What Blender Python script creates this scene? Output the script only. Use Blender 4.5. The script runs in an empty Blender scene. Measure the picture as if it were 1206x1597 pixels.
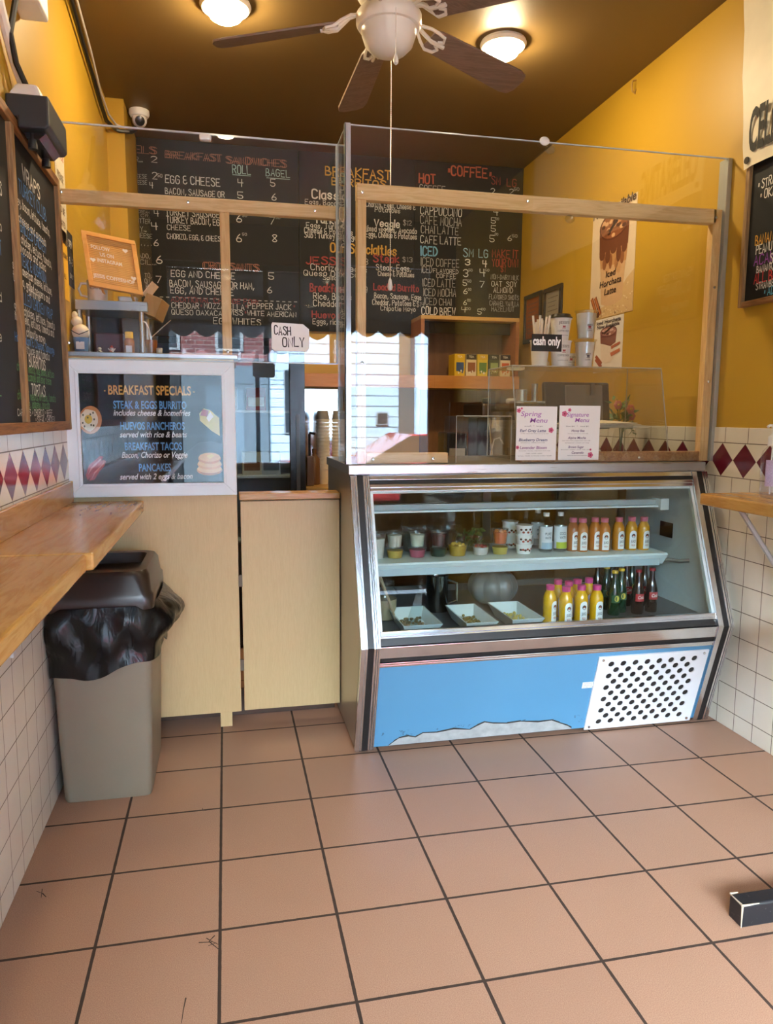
import bpy, bmesh, math, random
from mathutils import Vector, Matrix
random.seed(7)
SC = bpy.context.scene
COL = SC.collection
PI = math.pi
# ------------------------------------------------------------------ camera
CAM = Vector((0.04337, -2.44432, 1.33985)); FPX = 1145.774
YAW, PITCH, ROLL = (math.radians(a) for a in (12.3364, -7.3816, 0.2813))
_f = Vector((math.sin(YAW) * math.cos(PITCH), math.cos(YAW) * math.cos(PITCH), math.sin(PITCH)))
_r = Vector((math.cos(YAW), -math.sin(YAW), 0)); _u = _r.cross(_f)
RIGHT = math.cos(ROLL) * _r + math.sin(ROLL) * _u
UP = -math.sin(ROLL) * _r + math.cos(ROLL) * _u
cd = bpy.data.cameras.new('camera'); cam = bpy.data.objects.new('camera', cd); COL.objects.link(cam)
cd.sensor_fit = 'VERTICAL'; cd.sensor_height = 36; cd.lens = FPX / 1597 * 36; cd.clip_start = 0.02
mw = Matrix.Identity(4)
for i, v in enumerate((RIGHT, UP, -_f)):
    for k in range(3): mw[k][i] = v[k]
mw.translation = CAM
cam.matrix_world = mw
SC.camera = cam
# ------------------------------------------------------------------ world, sun, exposure
SC.view_settings.view_transform = 'Standard'; SC.view_settings.look = 'None'
SC.view_settings.gamma = 1.0; SC.view_settings.use_curve_mapping = False
SC.view_settings.exposure = 2.78
SC.cycles.use_denoising = True
SC.cycles.max_bounces = 14; SC.cycles.diffuse_bounces = 5; SC.cycles.glossy_bounces = 5
SC.cycles.transmission_bounces = 10; SC.cycles.transparent_max_bounces = 32
SC.cycles.caustics_reflective = False; SC.cycles.caustics_refractive = False
SC.cycles.sample_clamp_indirect = 3.0
W = bpy.data.worlds.new('sky'); SC.world = W; W.use_nodes = True
W.node_tree.nodes['Background'].inputs[0].default_value = (0.62, 0.78, 1.0, 1)
W.node_tree.nodes['Background'].inputs[1].default_value = 0.9

def sun(name, direction, strength, color, angle):
    l = bpy.data.lights.new(name, 'SUN'); l.energy = strength; l.color = color; l.angle = math.radians(angle)
    o = bpy.data.objects.new(name, l); COL.objects.link(o)
    o.rotation_euler = Vector(direction).to_track_quat('-Z', 'Y').to_euler()
    return o
sun('sun_on_the_street', (0.25, -0.72, -0.65), 16.5, (0.72, 0.90, 1.0), 3)
sun('bright_sky_over_the_street', (0.40, 0.83, -0.38), 13.0, (0.76, 0.90, 1.0), 60)

# ------------------------------------------------------------------ helpers
def at(px, py, axis, val):
    d = RIGHT * ((px - 603) / FPX) + UP * ((798.5 - py) / FPX) + _f
    i = 'xyz'.index(axis)
    return CAM + d * ((val - CAM[i]) / d[i])

class MB:
    def __init__(s): s.v = []; s.f = []; s.m = []; s.sm = []
    def add(s, vs, fs, m=0, smooth=False):
        b = len(s.v); s.v += [tuple(v) for v in vs]
        for f in fs: s.f.append([b + i for i in f]); s.m.append(m); s.sm.append(smooth)
        return s
    def quad(s, a, b, c, d, m=0): return s.add([a, b, c, d], [(0, 1, 2, 3)], m)
    def box(s, x0, y0, z0, x1, y1, z1, m=0):
        x0, x1 = min(x0, x1), max(x0, x1); y0, y1 = min(y0, y1), max(y0, y1); z0, z1 = min(z0, z1), max(z0, z1)
        vs = [(x0,y0,z0),(x1,y0,z0),(x1,y1,z0),(x0,y1,z0),(x0,y0,z1),(x1,y0,z1),(x1,y1,z1),(x0,y1,z1)]
        return s.add(vs, [(0,3,2,1),(4,5,6,7),(0,1,5,4),(1,2,6,5),(2,3,7,6),(3,0,4,7)], m)
    def obox(s, M, sx, sy, sz, m=0):
        t = MB().box(-sx/2, -sy/2, -sz/2, sx/2, sy/2, sz/2)
        return s.add([M @ Vector(v) for v in t.v], t.f, m)
    def frustum(s, c, w0, d0, w1, d1, h, m=0):
        x, y, z = c
        vs = [(x+sx*w/2, y+sy*d/2, z+zz) for (w, d, zz) in ((w0, d0, 0), (w1, d1, h)) for (sx, sy) in ((-1,-1),(1,-1),(1,1),(-1,1))]
        return s.add(vs, [(0,3,2,1),(4,5,6,7),(0,1,5,4),(1,2,6,5),(2,3,7,6),(3,0,4,7)], m)
    def lathe(s, prof, c=(0,0,0), n=24, m=0, axis='z', cap=True, sx=1, sy=1):
        c = Vector(c); vs = []; fs = []
        for (r, z) in prof:
            for k in range(n):
                a = 2*PI*k/n; x, y = r*math.cos(a)*sx, r*math.sin(a)*sy
                p = {'z': (x, y, z), 'x': (z, x, y), 'y': (y, z, x)}[axis]
                vs.append(c + Vector(p))
        L = len(prof)
        for i in range(L-1):
            for k in range(n):
                fs.append((i*n+k, i*n+(k+1) % n, (i+1)*n+(k+1) % n, (i+1)*n+k))
        s.add(vs, fs, m, True)
        if cap:
            b = len(s.v) - len(vs)
            for i in (0, L-1):
                if prof[i][0] > 1e-5:
                    s.f.append([b+i*n+k for k in range(n)]); s.m.append(m); s.sm.append(False)
        return s
    def tube(s, pts, r, n=8, m=0, closed=False):
        pts = [Vector(p) for p in pts]; vs = []; fs = []; L = len(pts); ref = None
        rs = r if isinstance(r, (list, tuple)) else [r]*L
        for i, p in enumerate(pts):
            t = (pts[min(i+1, L-1)] - pts[max(i-1, 0)]).normalized()
            if ref is None: ref = t.orthogonal().normalized()
            ref = (ref - t*ref.dot(t)).normalized(); b = t.cross(ref)
            for k in range(n):
                a = 2*PI*k/n; vs.append(p + (ref*math.cos(a) + b*math.sin(a))*rs[i])
        for i in range(L-1):
            for k in range(n): fs.append((i*n+k, i*n+(k+1) % n, (i+1)*n+(k+1) % n, (i+1)*n+k))
        s.add(vs, fs, m, True); b = len(s.v) - len(vs)
        for i in (0, L-1): s.f.append([b+i*n+k for k in range(n)]); s.m.append(m); s.sm.append(False)
        return s
    def ext(s, poly, axis, a0, a1, m=0):
        """extrude a 2d polygon; axis x: (y,z); axis y: (x,z); axis z: (x,y)"""
        n = len(poly)
        P = {'x': lambda a, p: (a, p[0], p[1]), 'y': lambda a, p: (p[0], a, p[1]), 'z': lambda a, p: (p[0], p[1], a)}[axis]
        vs = [P(a0, p) for p in poly] + [P(a1, p) for p in poly]
        return s.add(vs, [tuple(range(n)), tuple(range(2*n-1, n-1, -1))] + [(i, (i+1) % n, n+(i+1) % n, n+i) for i in range(n)], m)
    def sphere(s, c, r, m=0, sx=1, sy=1, sz=1, n=16, k=10):
        pr = [(max(1e-6, r*math.sin(PI*i/k)), -r*math.cos(PI*i/k)*sz) for i in range(k+1)]
        return s.lathe(pr, c, n, m, cap=False, sx=sx, sy=sy)
    def disc(s, c, u, v, ru, rv, m=0, n=20):
        c, u, v = Vector(c), Vector(u), Vector(v)
        return s.add([c + u*ru*math.cos(2*PI*k/n) + v*rv*math.sin(2*PI*k/n) for k in range(n)], [tuple(range(n))], m)
    def poly3(s, pts, m=0): return s.add(pts, [tuple(range(len(pts)))], m)
    def build(s, name, mats, parent=None, bev=0, fix=True, seg=2):
        me = bpy.data.meshes.new(name); me.from_pydata(s.v, [], s.f)
        for mt in (mats if isinstance(mats, (list, tuple)) else [mats]): me.materials.append(mt)
        me.polygons.foreach_set('material_index', s.m); me.polygons.foreach_set('use_smooth', s.sm)
        if fix:
            b = bmesh.new(); b.from_mesh(me); bmesh.ops.remove_doubles(b, verts=b.verts, dist=1e-6)
            bmesh.ops.recalc_face_normals(b, faces=b.faces); b.to_mesh(me); b.free()
        if any(s.sm): me.set_sharp_from_angle(angle=math.radians(38))
        o = bpy.data.objects.new(name, me); COL.objects.link(o)
        if parent is not None:
            o.parent = parent; o.matrix_parent_inverse = WM[parent.name].inverted()
            WM[o.name] = Matrix.Identity(4)
        else: WM[o.name] = Matrix.Identity(4)
        if bev:
            md = o.modifiers.new('edge', 'BEVEL'); md.width = bev; md.segments = seg; md.limit_method = 'ANGLE'; md.angle_limit = math.radians(40)
        return o
WM = {}

def tag(o, label, cat, group=None):
    o['label'] = label; o['category'] = cat
    if group: o['group'] = group
    return o
def thing(name, label, cat, loc=(0, 0, 0), group=None):
    o = bpy.data.objects.new(name, None); COL.objects.link(o); o.location = loc; o.empty_display_size = 0.05
    WM[o.name] = Matrix.Translation(Vector(loc))
    return tag(o, label, cat, group)
def structure(o): o['kind'] = 'structure'; return o
def copy_tree(o, parent=None):
    c = o.copy(); COL.objects.link(c)
    if parent is not None: c.parent = parent
    for ch in list(o.children): copy_tree(ch, c)
    return c
def dup(o, loc, label, rz=0, scale=None):
    c = copy_tree(o); c.location = loc; c.rotation_euler = (0, 0, rz); c['label'] = label
    if scale: c.scale = scale
    return c
def setmat(o, m, m2):
    """give a copied part its own mesh with another material"""
    o.data = o.data.copy()
    for i in range(len(o.data.materials)):
        if o.data.materials[i] == m: o.data.materials[i] = m2

# ------------------------------------------------------------------ materials
def lin(c):
    if isinstance(c, str):
        c = [int(c[i:i+2], 16)/255 for i in (0, 2, 4)]
        return tuple(x/12.92 if x <= 0.04045 else ((x+0.055)/1.055)**2.4 for x in c)
    return tuple(c)
class NT:
    def __init__(s, name):
        s.mat = bpy.data.materials.new(name); s.mat.use_nodes = True; s.t = s.mat.node_tree; s.t.nodes.clear()
        s.out = s.t.nodes.new('ShaderNodeOutputMaterial')
    def n(s, typ, **kw):
        nd = s.t.nodes.new(typ)
        for k, v in kw.items(): setattr(nd, k, v)
        return nd
    def set(s, sock, v):
        if isinstance(v, bpy.types.NodeSocket): s.t.links.new(v, sock)
        elif isinstance(v, (tuple, list)) and sock.type == 'RGBA': sock.default_value = (*v[:3], 1)
        else: sock.default_value = v
    def math(s, op, a, b=0.0, c=None):
        nd = s.n('ShaderNodeMath', operation=op); s.set(nd.inputs[0], a); s.set(nd.inputs[1], b)
        if c is not None: s.set(nd.inputs[2], c)
        return nd.outputs[0]
    def mix(s, f, a, b, blend='MIX'):
        nd = s.n('ShaderNodeMix', data_type='RGBA', blend_type=blend)
        s.set(nd.inputs[0], f); s.set(nd.inputs[6], a); s.set(nd.inputs[7], b); return nd.outputs[2]
    def coord(s, scale=(1, 1, 1), rot=(0, 0, 0), kind='Object'):
        tc = s.n('ShaderNodeTexCoord'); mp = s.n('ShaderNodeMapping'); s.t.links.new(tc.outputs[kind], mp.inputs[0])
        mp.inputs['Scale'].default_value = scale; mp.inputs['Rotation'].default_value = rot; return mp.outputs[0]
    def noise(s, vec, scale, detail=3, rough=0.5, dist=0):
        nd = s.n('ShaderNodeTexNoise'); s.set(nd.inputs['Vector'], vec); nd.inputs['Scale'].default_value = scale
        nd.inputs['Detail'].default_value = detail; nd.inputs['Roughness'].default_value = rough; nd.inputs['Distortion'].default_value = dist
        return nd.outputs['Fac']
    def ramp(s, f, stops):
        nd = s.n('ShaderNodeValToRGB'); s.set(nd.inputs[0], f); e = nd.color_ramp.elements
        while len(e) < len(stops): e.new(0.5)
        for i, (p, c) in enumerate(stops): e[i].position = p; e[i].color = (*lin(c), 1)
        return nd.outputs[0]
    def bsdf(s, color, rough=0.5, metal=0.0, bump=None, bstr=0.2, bdist=0.002, **kw):
        b = s.n('ShaderNodeBsdfPrincipled'); s.set(b.inputs['Base Color'], color); s.set(b.inputs['Roughness'], rough); s.set(b.inputs['Metallic'], metal)
        for k, v in kw.items(): s.set(b.inputs[k.replace('_', ' ')], v)
        if bump is not None:
            bp = s.n('ShaderNodeBump'); s.set(bp.inputs['Height'], bump); bp.inputs['Strength'].default_value = bstr; bp.inputs['Distance'].default_value = bdist
            s.t.links.new(bp.outputs[0], b.inputs['Normal'])
        s.t.links.new(b.outputs[0], s.out.inputs[0]); return s.mat
_plain = {}
def plain(name, c, rough=0.5, metal=0.0, var=0.06, scale=18, **kw):
    """a procedural material: one colour with slight mottling"""
    if name in _plain: return _plain[name]
    t = NT(name); c = lin(c); f = t.noise(t.coord(), scale, 4)
    lo = tuple(x*(1-var) for x in c); hi = tuple(min(1, x*(1+var)) for x in c)
    col = t.mix(f, lo, hi)
    _plain[name] = t.bsdf(col, rough, metal, **kw); return _plain[name]
def wood(name, a, b, axis='x', s=1.0, rough=0.45, stretch=14, ring=0.5, **kw):
    t = NT(name); sc = [stretch*s]*3; sc['xyz'.index(axis)] = 1.1*s
    v = t.coord(tuple(sc)); n1 = t.noise(v, 2.2, 4, 0.6, 0.8); n2 = t.noise(v, 9, 3, 0.6)
    w = t.math('SINE', t.math('MULTIPLY', n1, 26.0)); w = t.math('MULTIPLY_ADD', w, 0.5*ring, 0.5)
    f = t.math('ADD', t.math('MULTIPLY', w, 0.6), t.math('MULTIPLY', n2, 0.4))
    return t.bsdf(t.ramp(f, [(0.2, a), (0.8, b)]), rough, 0, bump=n2, bstr=0.08, **kw)
def pane_mat(name, tint=(1, 1, 1), ior=1.5, rough=0.0, gloss=1.0):
    """clear sheet: straight-through transmission plus a real Fresnel reflection on each face"""
    t = NT(name); g = t.n('ShaderNodeNewGeometry')
    i = t.math('ADD', t.math('MULTIPLY', g.outputs['Backfacing'], 1/ior - ior), ior)
    fr = t.n('ShaderNodeFresnel'); t.set(fr.inputs[0], i)
    tr = t.n('ShaderNodeBsdfTransparent'); tr.inputs[0].default_value = (*tint, 1)
    gl = t.n('ShaderNodeBsdfGlossy'); gl.inputs['Roughness'].default_value = rough; gl.inputs[0].default_value = (gloss, gloss, gloss, 1)
    mx = t.n('ShaderNodeMixShader'); t.set(mx.inputs[0], fr.outputs[0]); t.set(mx.inputs[1], tr.outputs[0]); t.set(mx.inputs[2], gl.outputs[0])
    t.t.links.new(mx.outputs[0], t.out.inputs[0]); return t.mat
def steel(name, c, rough=0.28, axis='x', aniso=60):
    t = NT(name); sc = [aniso]*3; sc['xyz'.index(axis)] = 1.5
    f = t.noise(t.coord(tuple(sc)), 3, 3)
    c = lin(c); return t.bsdf(t.mix(f, tuple(x*.85 for x in c), c), t.math('MULTIPLY_ADD', f, 0.15, rough-0.07), 1.0)
def emis(name, c, strength):
    t = NT(name); e = t.n('ShaderNodeEmission'); e.inputs[0].default_value = (*lin(c), 1); e.inputs[1].default_value = strength
    t.t.links.new(e.outputs[0], t.out.inputs[0]); return t.mat

M_YELLOW = plain('yellow_wall_paint', (0.50, 0.295, 0.024), 0.45, var=0.05, scale=4)
M_CEIL = plain('brown_ceiling_paint', (0.18, 0.112, 0.036), 0.5, var=0.06, scale=3)
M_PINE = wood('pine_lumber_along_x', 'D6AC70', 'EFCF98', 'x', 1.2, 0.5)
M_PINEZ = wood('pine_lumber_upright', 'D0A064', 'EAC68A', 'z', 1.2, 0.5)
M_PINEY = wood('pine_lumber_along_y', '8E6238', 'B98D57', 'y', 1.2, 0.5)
M_OLDZ = wood('weathered_wood_upright', '6E5232', 'A98455', 'z', 1.4, 0.6)
M_OLDY = wood('weathered_wood_along_y', '6A4424', '9C6C3E', 'y', 1.4, 0.6)
M_LAM = wood('maple_laminate_upright', 'C3A677', 'D3B988', 'z', 3.0, 0.42, 16, 0.25)
M_LEDGE = wood('honey_ledge_laminate', 'A8752F', 'C69A54', 'y', 1.0, 0.22, 9, 0.5)
M_LEDGEX = wood('honey_gate_laminate', 'A8752F', 'CFA060', 'x', 1.0, 0.22, 9, 0.5)
M_HUTCH = wood('orange_brown_plywood', '8A5526', 'A86C34', 'x', 0.7, 0.5, 8, 0.3)
M_PLY = wood('brown_plywood_upright', '6E4A2C', '86603C', 'z', 0.7, 0.55, 8, 0.3)
M_WALNUT = wood('dark_walnut_blade', '6C584A', '8E786A', 'x', 1.5, 0.4, 12, 0.4)
M_STEEL = steel('brushed_stainless', (0.50, 0.51, 0.52), 0.30, 'x')
M_STEELZ = steel('brushed_stainless_upright', (0.52, 0.49, 0.44), 0.36, 'z')
M_CHROME = steel('polished_trim', (0.82, 0.89, 0.99), 0.18, 'x')
M_CHROMEZ = steel('ridged_trim', (0.82, 0.87, 0.94), 0.22, 'z')
M_BLACK = plain('black_rubber', (0.012, 0.012, 0.013), 0.4)
M_BLKGLOSS = plain('glossy_black_plastic', (0.014, 0.014, 0.016), 0.25)
M_WHITE = plain('white_plastic', (0.78, 0.78, 0.76), 0.4)
M_WARMWHITE = plain('warm_white_enamel', (0.80, 0.76, 0.68), 0.35)
M_WHITEPAINT = plain('white_painted_frame', (0.80, 0.90, 0.98), 0.5, var=0.05, scale=9)
M_PAPER = plain('white_paper', (0.82, 0.82, 0.80), 0.7, var=0.02)
M_GLASS = pane_mat('clear_plexiglass', (0.97, 0.98, 0.985))
M_GLASSEDGE = plain('plexiglass_edge', (0.50, 0.58, 0.64), 0.15)
M_CASEGLASS = pane_mat('display_case_glass', (0.93, 0.98, 0.98))
M_ACRYLIC = pane_mat('clear_acrylic', (0.965, 0.965, 0.94))
M_CLEAR = pane_mat('clear_cup_plastic', (0.96, 0.965, 0.965), 1.45, 0.05)
M_BOARD = plain('chalkboard', (0.012, 0.012, 0.013), 0.6, var=0.25, scale=2.5, Specular_IOR_Level=.25)
M_CASEWHITE = plain('case_white_liner', (0.74, 0.86, 0.88), 0.35)
INK = {}
def ink(c):
    if c not in INK: INK[c] = plain('ink_' + c, c, 0.7, var=0.1, scale=60)
    return INK[c]

# ------------------------------------------------------------------ hand lettering: single-stroke glyphs on a 4 x 8 grid, baseline at 2
G = dict(A='02 28 42;14 34', B='02 08 28 37 36 25 05;25 44 43 32 02', C='47 38 18 07 03 12 32 43', D='02 08 28 46 44 22 02', E='48 08 02 42;05 35', F='48 08 02;05 35',
 G='47 38 18 07 03 12 32 43 45 25', H='08 02;48 42;05 45', I='08 02', J='38 33 22 12 03', K='08 02;48 05 42', L='08 02 42', M='02 08 24 48 42', N='02 08 42 48',
 O='18 07 03 12 32 43 47 38 18', P='02 08 38 47 46 35 05', Q='18 07 03 12 32 43 47 38 18;24 42', R='02 08 38 47 46 35 05;25 42', S='47 38 18 07 16 35 44 43 32 12 03',
 T='08 48;28 22', U='08 03 12 32 43 48', V='08 22 48', W='08 12 26 32 48', X='08 42;48 02', Y='08 25 48;25 22', Z='08 48 02 42',
 a='36 16 05 03 12 33;36 32', b='08 02;05 16 26 35 33 22 12 03', c='35 26 16 05 03 12 22 33', d='38 32;35 26 16 05 03 12 22 33', e='04 34 35 26 16 05 03 12 22 33',
 f='37 28 18 17 12;05 25', g='35 26 16 05 04 13 23 34;36 31 20 10 01', h='08 02;05 16 26 35 32', i='06 02;08 07', j='16 11 00;18 17', k='08 02;36 04 32', l='08 02',
 m='06 02;05 16 25 22;25 36 45 42', n='06 02;05 16 26 35 32', o='16 05 03 12 22 33 35 26 16', p='06 00;05 16 26 35 33 22 12 03', q='35 26 16 05 03 12 33;36 30',
 r='06 02;05 16 26', s='35 26 16 05 14 24 33 22 12 03', t='18 13 22 32;06 26', u='06 03 12 22 33;36 32', v='06 12 26', w='06 12 25 32 46', x='06 32;36 02', y='06 14 24;36 20 10', z='06 36 02 32')
G.update({'0': '18 07 03 12 32 43 47 38 18', '1': '07 18 12', '2': '07 18 38 47 46 02 42', '3': '07 18 38 47 46 35 25;35 44 43 32 12 03', '4': '08 05 45;38 32', '5': '48 08 05 35 44 43 32 12 03',
 '6': '38 16 03 12 32 43 44 35 15 04', '7': '08 48 12', '8': '25 07 18 38 47 25 03 12 32 43 25', '9': '45 15 06 07 18 38 47 45 32', '.': '02 03', ',': '13 01', '&': '43 32 12 03 04 15 35;15 06 07 18 38',
 '$': '47 38 18 07 16 35 44 43 32 12 03;29 21', ':': '05 06;02 03', '-': '05 35', '*': '14 16 26 24 14', "'": '08 07', '_': '01 41', '/': '02 48', '!': '08 04;02 03', '+': '05 45;27 23', '~': '25 36 45 26 14 05 16 25'})
def _strokes(ch):
    out = []
    for st in G[ch].split(';'):
        p = [Vector((int(t[0]), int(t[1]) - 2)) for t in st.split()]
        q = [p[0]]
        for i in range(1, len(p)-1):
            a, b = p[i]-p[i-1], p[i+1]-p[i]
            if a.length and b.length and a.angle(b) < math.radians(80): q += [p[i]-a*.25, p[i]+b*.25]
            else: q.append(p[i])
        q.append(p[-1]); out.append(q)
    return out
def hand(mb, text, o, u, v, h, m=0, width=None, weight=0.11, jit=0.04, cond=0.62, outline=False, rnd=random):
    """letter text with its baseline starting at o, u to the right, v up, capital height h; width scales the line to fit"""
    o, u, v = Vector(o), Vector(u).normalized(), Vector(v).normalized()
    x = 0; items = []
    for ch in text:
        if ch == ' ': x += 2.6; continue
        st = _strokes(ch); wd = max(p.x for s in st for p in s); items.append((x, st)); x += wd + 1.7
    x -= 1.7; k = h/6; kx = k*cond
    if width: kx = width/max(x, 1)
    w = h*weight/2
    for (x0, st) in items:
        dy = rnd.uniform(-1, 1)*jit*h; ro = rnd.uniform(-1, 1)*jit*1.2; sk = rnd.uniform(0.95, 1.06)
        for s in st:
            P = [Vector(((p.x+x0)*kx + ro*p.y*k, p.y*k*sk + dy)) for p in s]
            for dx in ((0,) if not outline else (-w*1.6, w*1.6)):
                ww = w if not outline else w*0.55
                vs = []; fs = []
                for i, p in enumerate(P):
                    a = (P[i]-P[i-1]) if i else (P[1]-P[0]); b = (P[i+1]-P[i]) if i < len(P)-1 else a
                    t = (a.normalized()+b.normalized()); t = t.normalized() if t.length > .1 else a.normalized()
                    nn = Vector((-t.y, t.x)); e = p.copy()
                    if i == 0: e = p - t*ww*.8
                    if i == len(P)-1: e = p + t*ww*.8
                    for sg in (-1, 1):
                        q = e + nn*ww*sg; vs.append(o + u*(q.x+dx) + v*q.y)
                    if i: fs.append((2*i-2, 2*i-1, 2*i+1, 2*i))
                mb.add(vs, fs, m)
# printed lettering from Blender's own font
_fc = {}
def glyphs(text, bold=0.0):
    if (text, bold) in _fc: return _fc[(text, bold)]
    cu = bpy.data.curves.new('t', 'FONT'); cu.body = text; cu.size = 1; cu.offset = bold; cu.resolution_u = 3; cu.fill_mode = 'FRONT'
    ob = bpy.data.objects.new('t', cu); COL.objects.link(ob)
    dg = bpy.context.evaluated_depsgraph_get(); me = bpy.data.meshes.new_from_object(ob.evaluated_get(dg))
    vs = [(p.co.x, p.co.y) for p in me.vertices]; fs = [tuple(p.vertices) for p in me.polygons]
    bpy.data.objects.remove(ob); bpy.data.curves.remove(cu); bpy.data.meshes.remove(me)
    _fc[(text, bold)] = (vs, fs); return vs, fs
def printed(mb, text, o, u, v, h, m=0, width=None, bold=0.0, shear=0.0, center=False, cond=1.0, fn=None):
    vs, fs = glyphs(text, bold)
    if not vs: return
    xa = min(p[0] for p in vs); xb = max(p[0] for p in vs); k = h/0.69; kx = k*cond
    if width: kx = width/(xb-xa)
    off = -(xb-xa)*kx/2 if center else 0
    if fn: pts = [fn((p[0]-xa)*kx+off+shear*p[1]*k, p[1]*k) for p in vs]
    else:
        o, u, v = Vector(o), Vector(u).normalized(), Vector(v).normalized()
        pts = [o + u*((p[0]-xa)*kx+off+shear*p[1]*k) + v*(p[1]*k) for p in vs]
    mb.add(pts, fs, m)

# ================================================================== SETTING
XL, XR, YB, YF, ZC = -0.571, 2.165, 2.75, -3.4, 3.10
# floor: quarry tiles 0.31 m with dark grout
t = NT('terracotta_quarry_tile'); v = t.coord()
sp = t.n('ShaderNodeSeparateXYZ'); t.set(sp.inputs[0], v)
def cell(c, pitch, off=0.0): return t.math('FRACT', t.math('ADD', t.math('DIVIDE', c, pitch), off))
def edge(fr): return t.math('MINIMUM', fr, t.math('SUBTRACT', 1.0, fr))
ex, ey = edge(cell(sp.outputs[0], .31, 50)), edge(cell(sp.outputs[1], .31, 50))
wob = t.math('MULTIPLY_ADD', t.noise(v, 30, 2), 0.006, 0.0105)
gm = t.math('LESS_THAN', t.math('MINIMUM', ex, ey), wob)
wn = t.n('ShaderNodeTexWhiteNoise', noise_dimensions='2D'); cv = t.n('ShaderNodeCombineXYZ')
t.set(cv.inputs[0], t.math('FLOOR', t.math('DIVIDE', sp.outputs[0], .31))); t.set(cv.inputs[1], t.math('FLOOR', t.math('DIVIDE', sp.outputs[1], .31)))
t.t.links.new(cv.outputs[0], wn.inputs['Vector'])
spk = t.noise(v, 420, 3, 0.7); blot = t.noise(v, 5, 3)
base = t.ramp(spk, [(0.30, '886653'), (0.52, 'A6806B'), (0.75, 'C09A84')])
base = t.mix(t.math('MULTIPLY', t.math('SUBTRACT', wn.outputs['Value'], 0.35), 0.25), base, lin('8A624E'))
base = t.mix(t.math('MULTIPLY', blot, 0.28), base, lin('937058'))
col = t.mix(gm, base, lin('33241D'))
hgt = t.math('ADD', t.math('SUBTRACT', 1.0, gm), t.math('MULTIPLY', spk, 0.15))
M_FLOOR = t.bsdf(col, t.math('MULTIPLY_ADD', gm, 0.35, 0.42), 0, bump=hgt, bstr=0.35, bdist=0.003)
structure(MB().box(XL-.1, YF-.2, -.08, XR+.1, YB+.1, 0).build('floor', M_FLOOR))
fl = bpy.data.objects['floor']
cr = MB()   # cracked tile corners
for (pts) in ([(322,1463),(330,1468),(341,1473)], [(310,1470),(330,1469)], [(325,1475),(338,1470)], [(335,1459),(326,1468),(343,1482)], [(57,1390),(66,1393),(72,1399)], [(66,1386),(64,1400)], [(290,1556),(286,1575),(283,1596)], [(316,1260),(316,1264),(322,1264)]):
    P = [at(a, b, 'z', 0.0008) for a, b in pts]
    for a, b in zip(P, P[1:]):
        n = (b-a).cross(Vector((0, 0, 1))).normalized()*random.uniform(.001, .0025); cr.quad(a-n, a+n, b+n*.6, b-n*.6)
cr.build('crack', ink('2A1B15'), fl, fix=False)
# walls
structure(MB().box(XL-.12, YF-.2, 0, XL, YB+.12, ZC+.1).build('wall_left', M_YELLOW))
structure(MB().box(XR, YF-.2, 0, XR+.12, YB+.12, ZC+.1).build('wall_right', M_YELLOW))
structure(MB().box(XL, YB, 0, XR, YB+.12, ZC+.1).build('wall_back', M_YELLOW))
structure(MB().box(XL-.12, YF-.2, ZC, XR+.12, YB+.12, ZC+.12).build('ceiling', M_CEIL))
structure(MB().box(XL, 2.155, 0, -.474, YB, ZC).build('wall_pilaster', M_YELLOW))
# storefront wall behind the viewpoint, with its window opening
OX0, OX1, OZ0, OZ1 = -0.50, 1.98, 0.12, 2.75
w = MB(); w.box(XL, YF-.12, 0, OX0, YF, ZC); w.box(OX1, YF-.12, 0, XR, YF, ZC); w.box(OX0, YF-.12, 0, OX1, YF, OZ0); w.box(OX0, YF-.12, OZ1, OX1, YF, ZC)
structure(w.build('wall_front', plain('dark_brown_front_paint', (.05, .03, .015), .6)))
w = MB()
for x in (OX0, 0.42, OX1-.05): w.box(x, YF-.09, OZ0, x+.05, YF-.04, OZ1)
w.box(OX0, YF-.09, OZ0, OX1, YF-.04, OZ0+.05); w.box(OX0, YF-.09, OZ1-.05, OX1, YF-.04, OZ1)
wf = structure(w.build('window_1', M_BLACK))
MB().box(OX0+.05, YF-.068, OZ0+.05, OX1-.05, YF-.062, OZ1-.05).build('pane', M_GLASS, wf)
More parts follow.
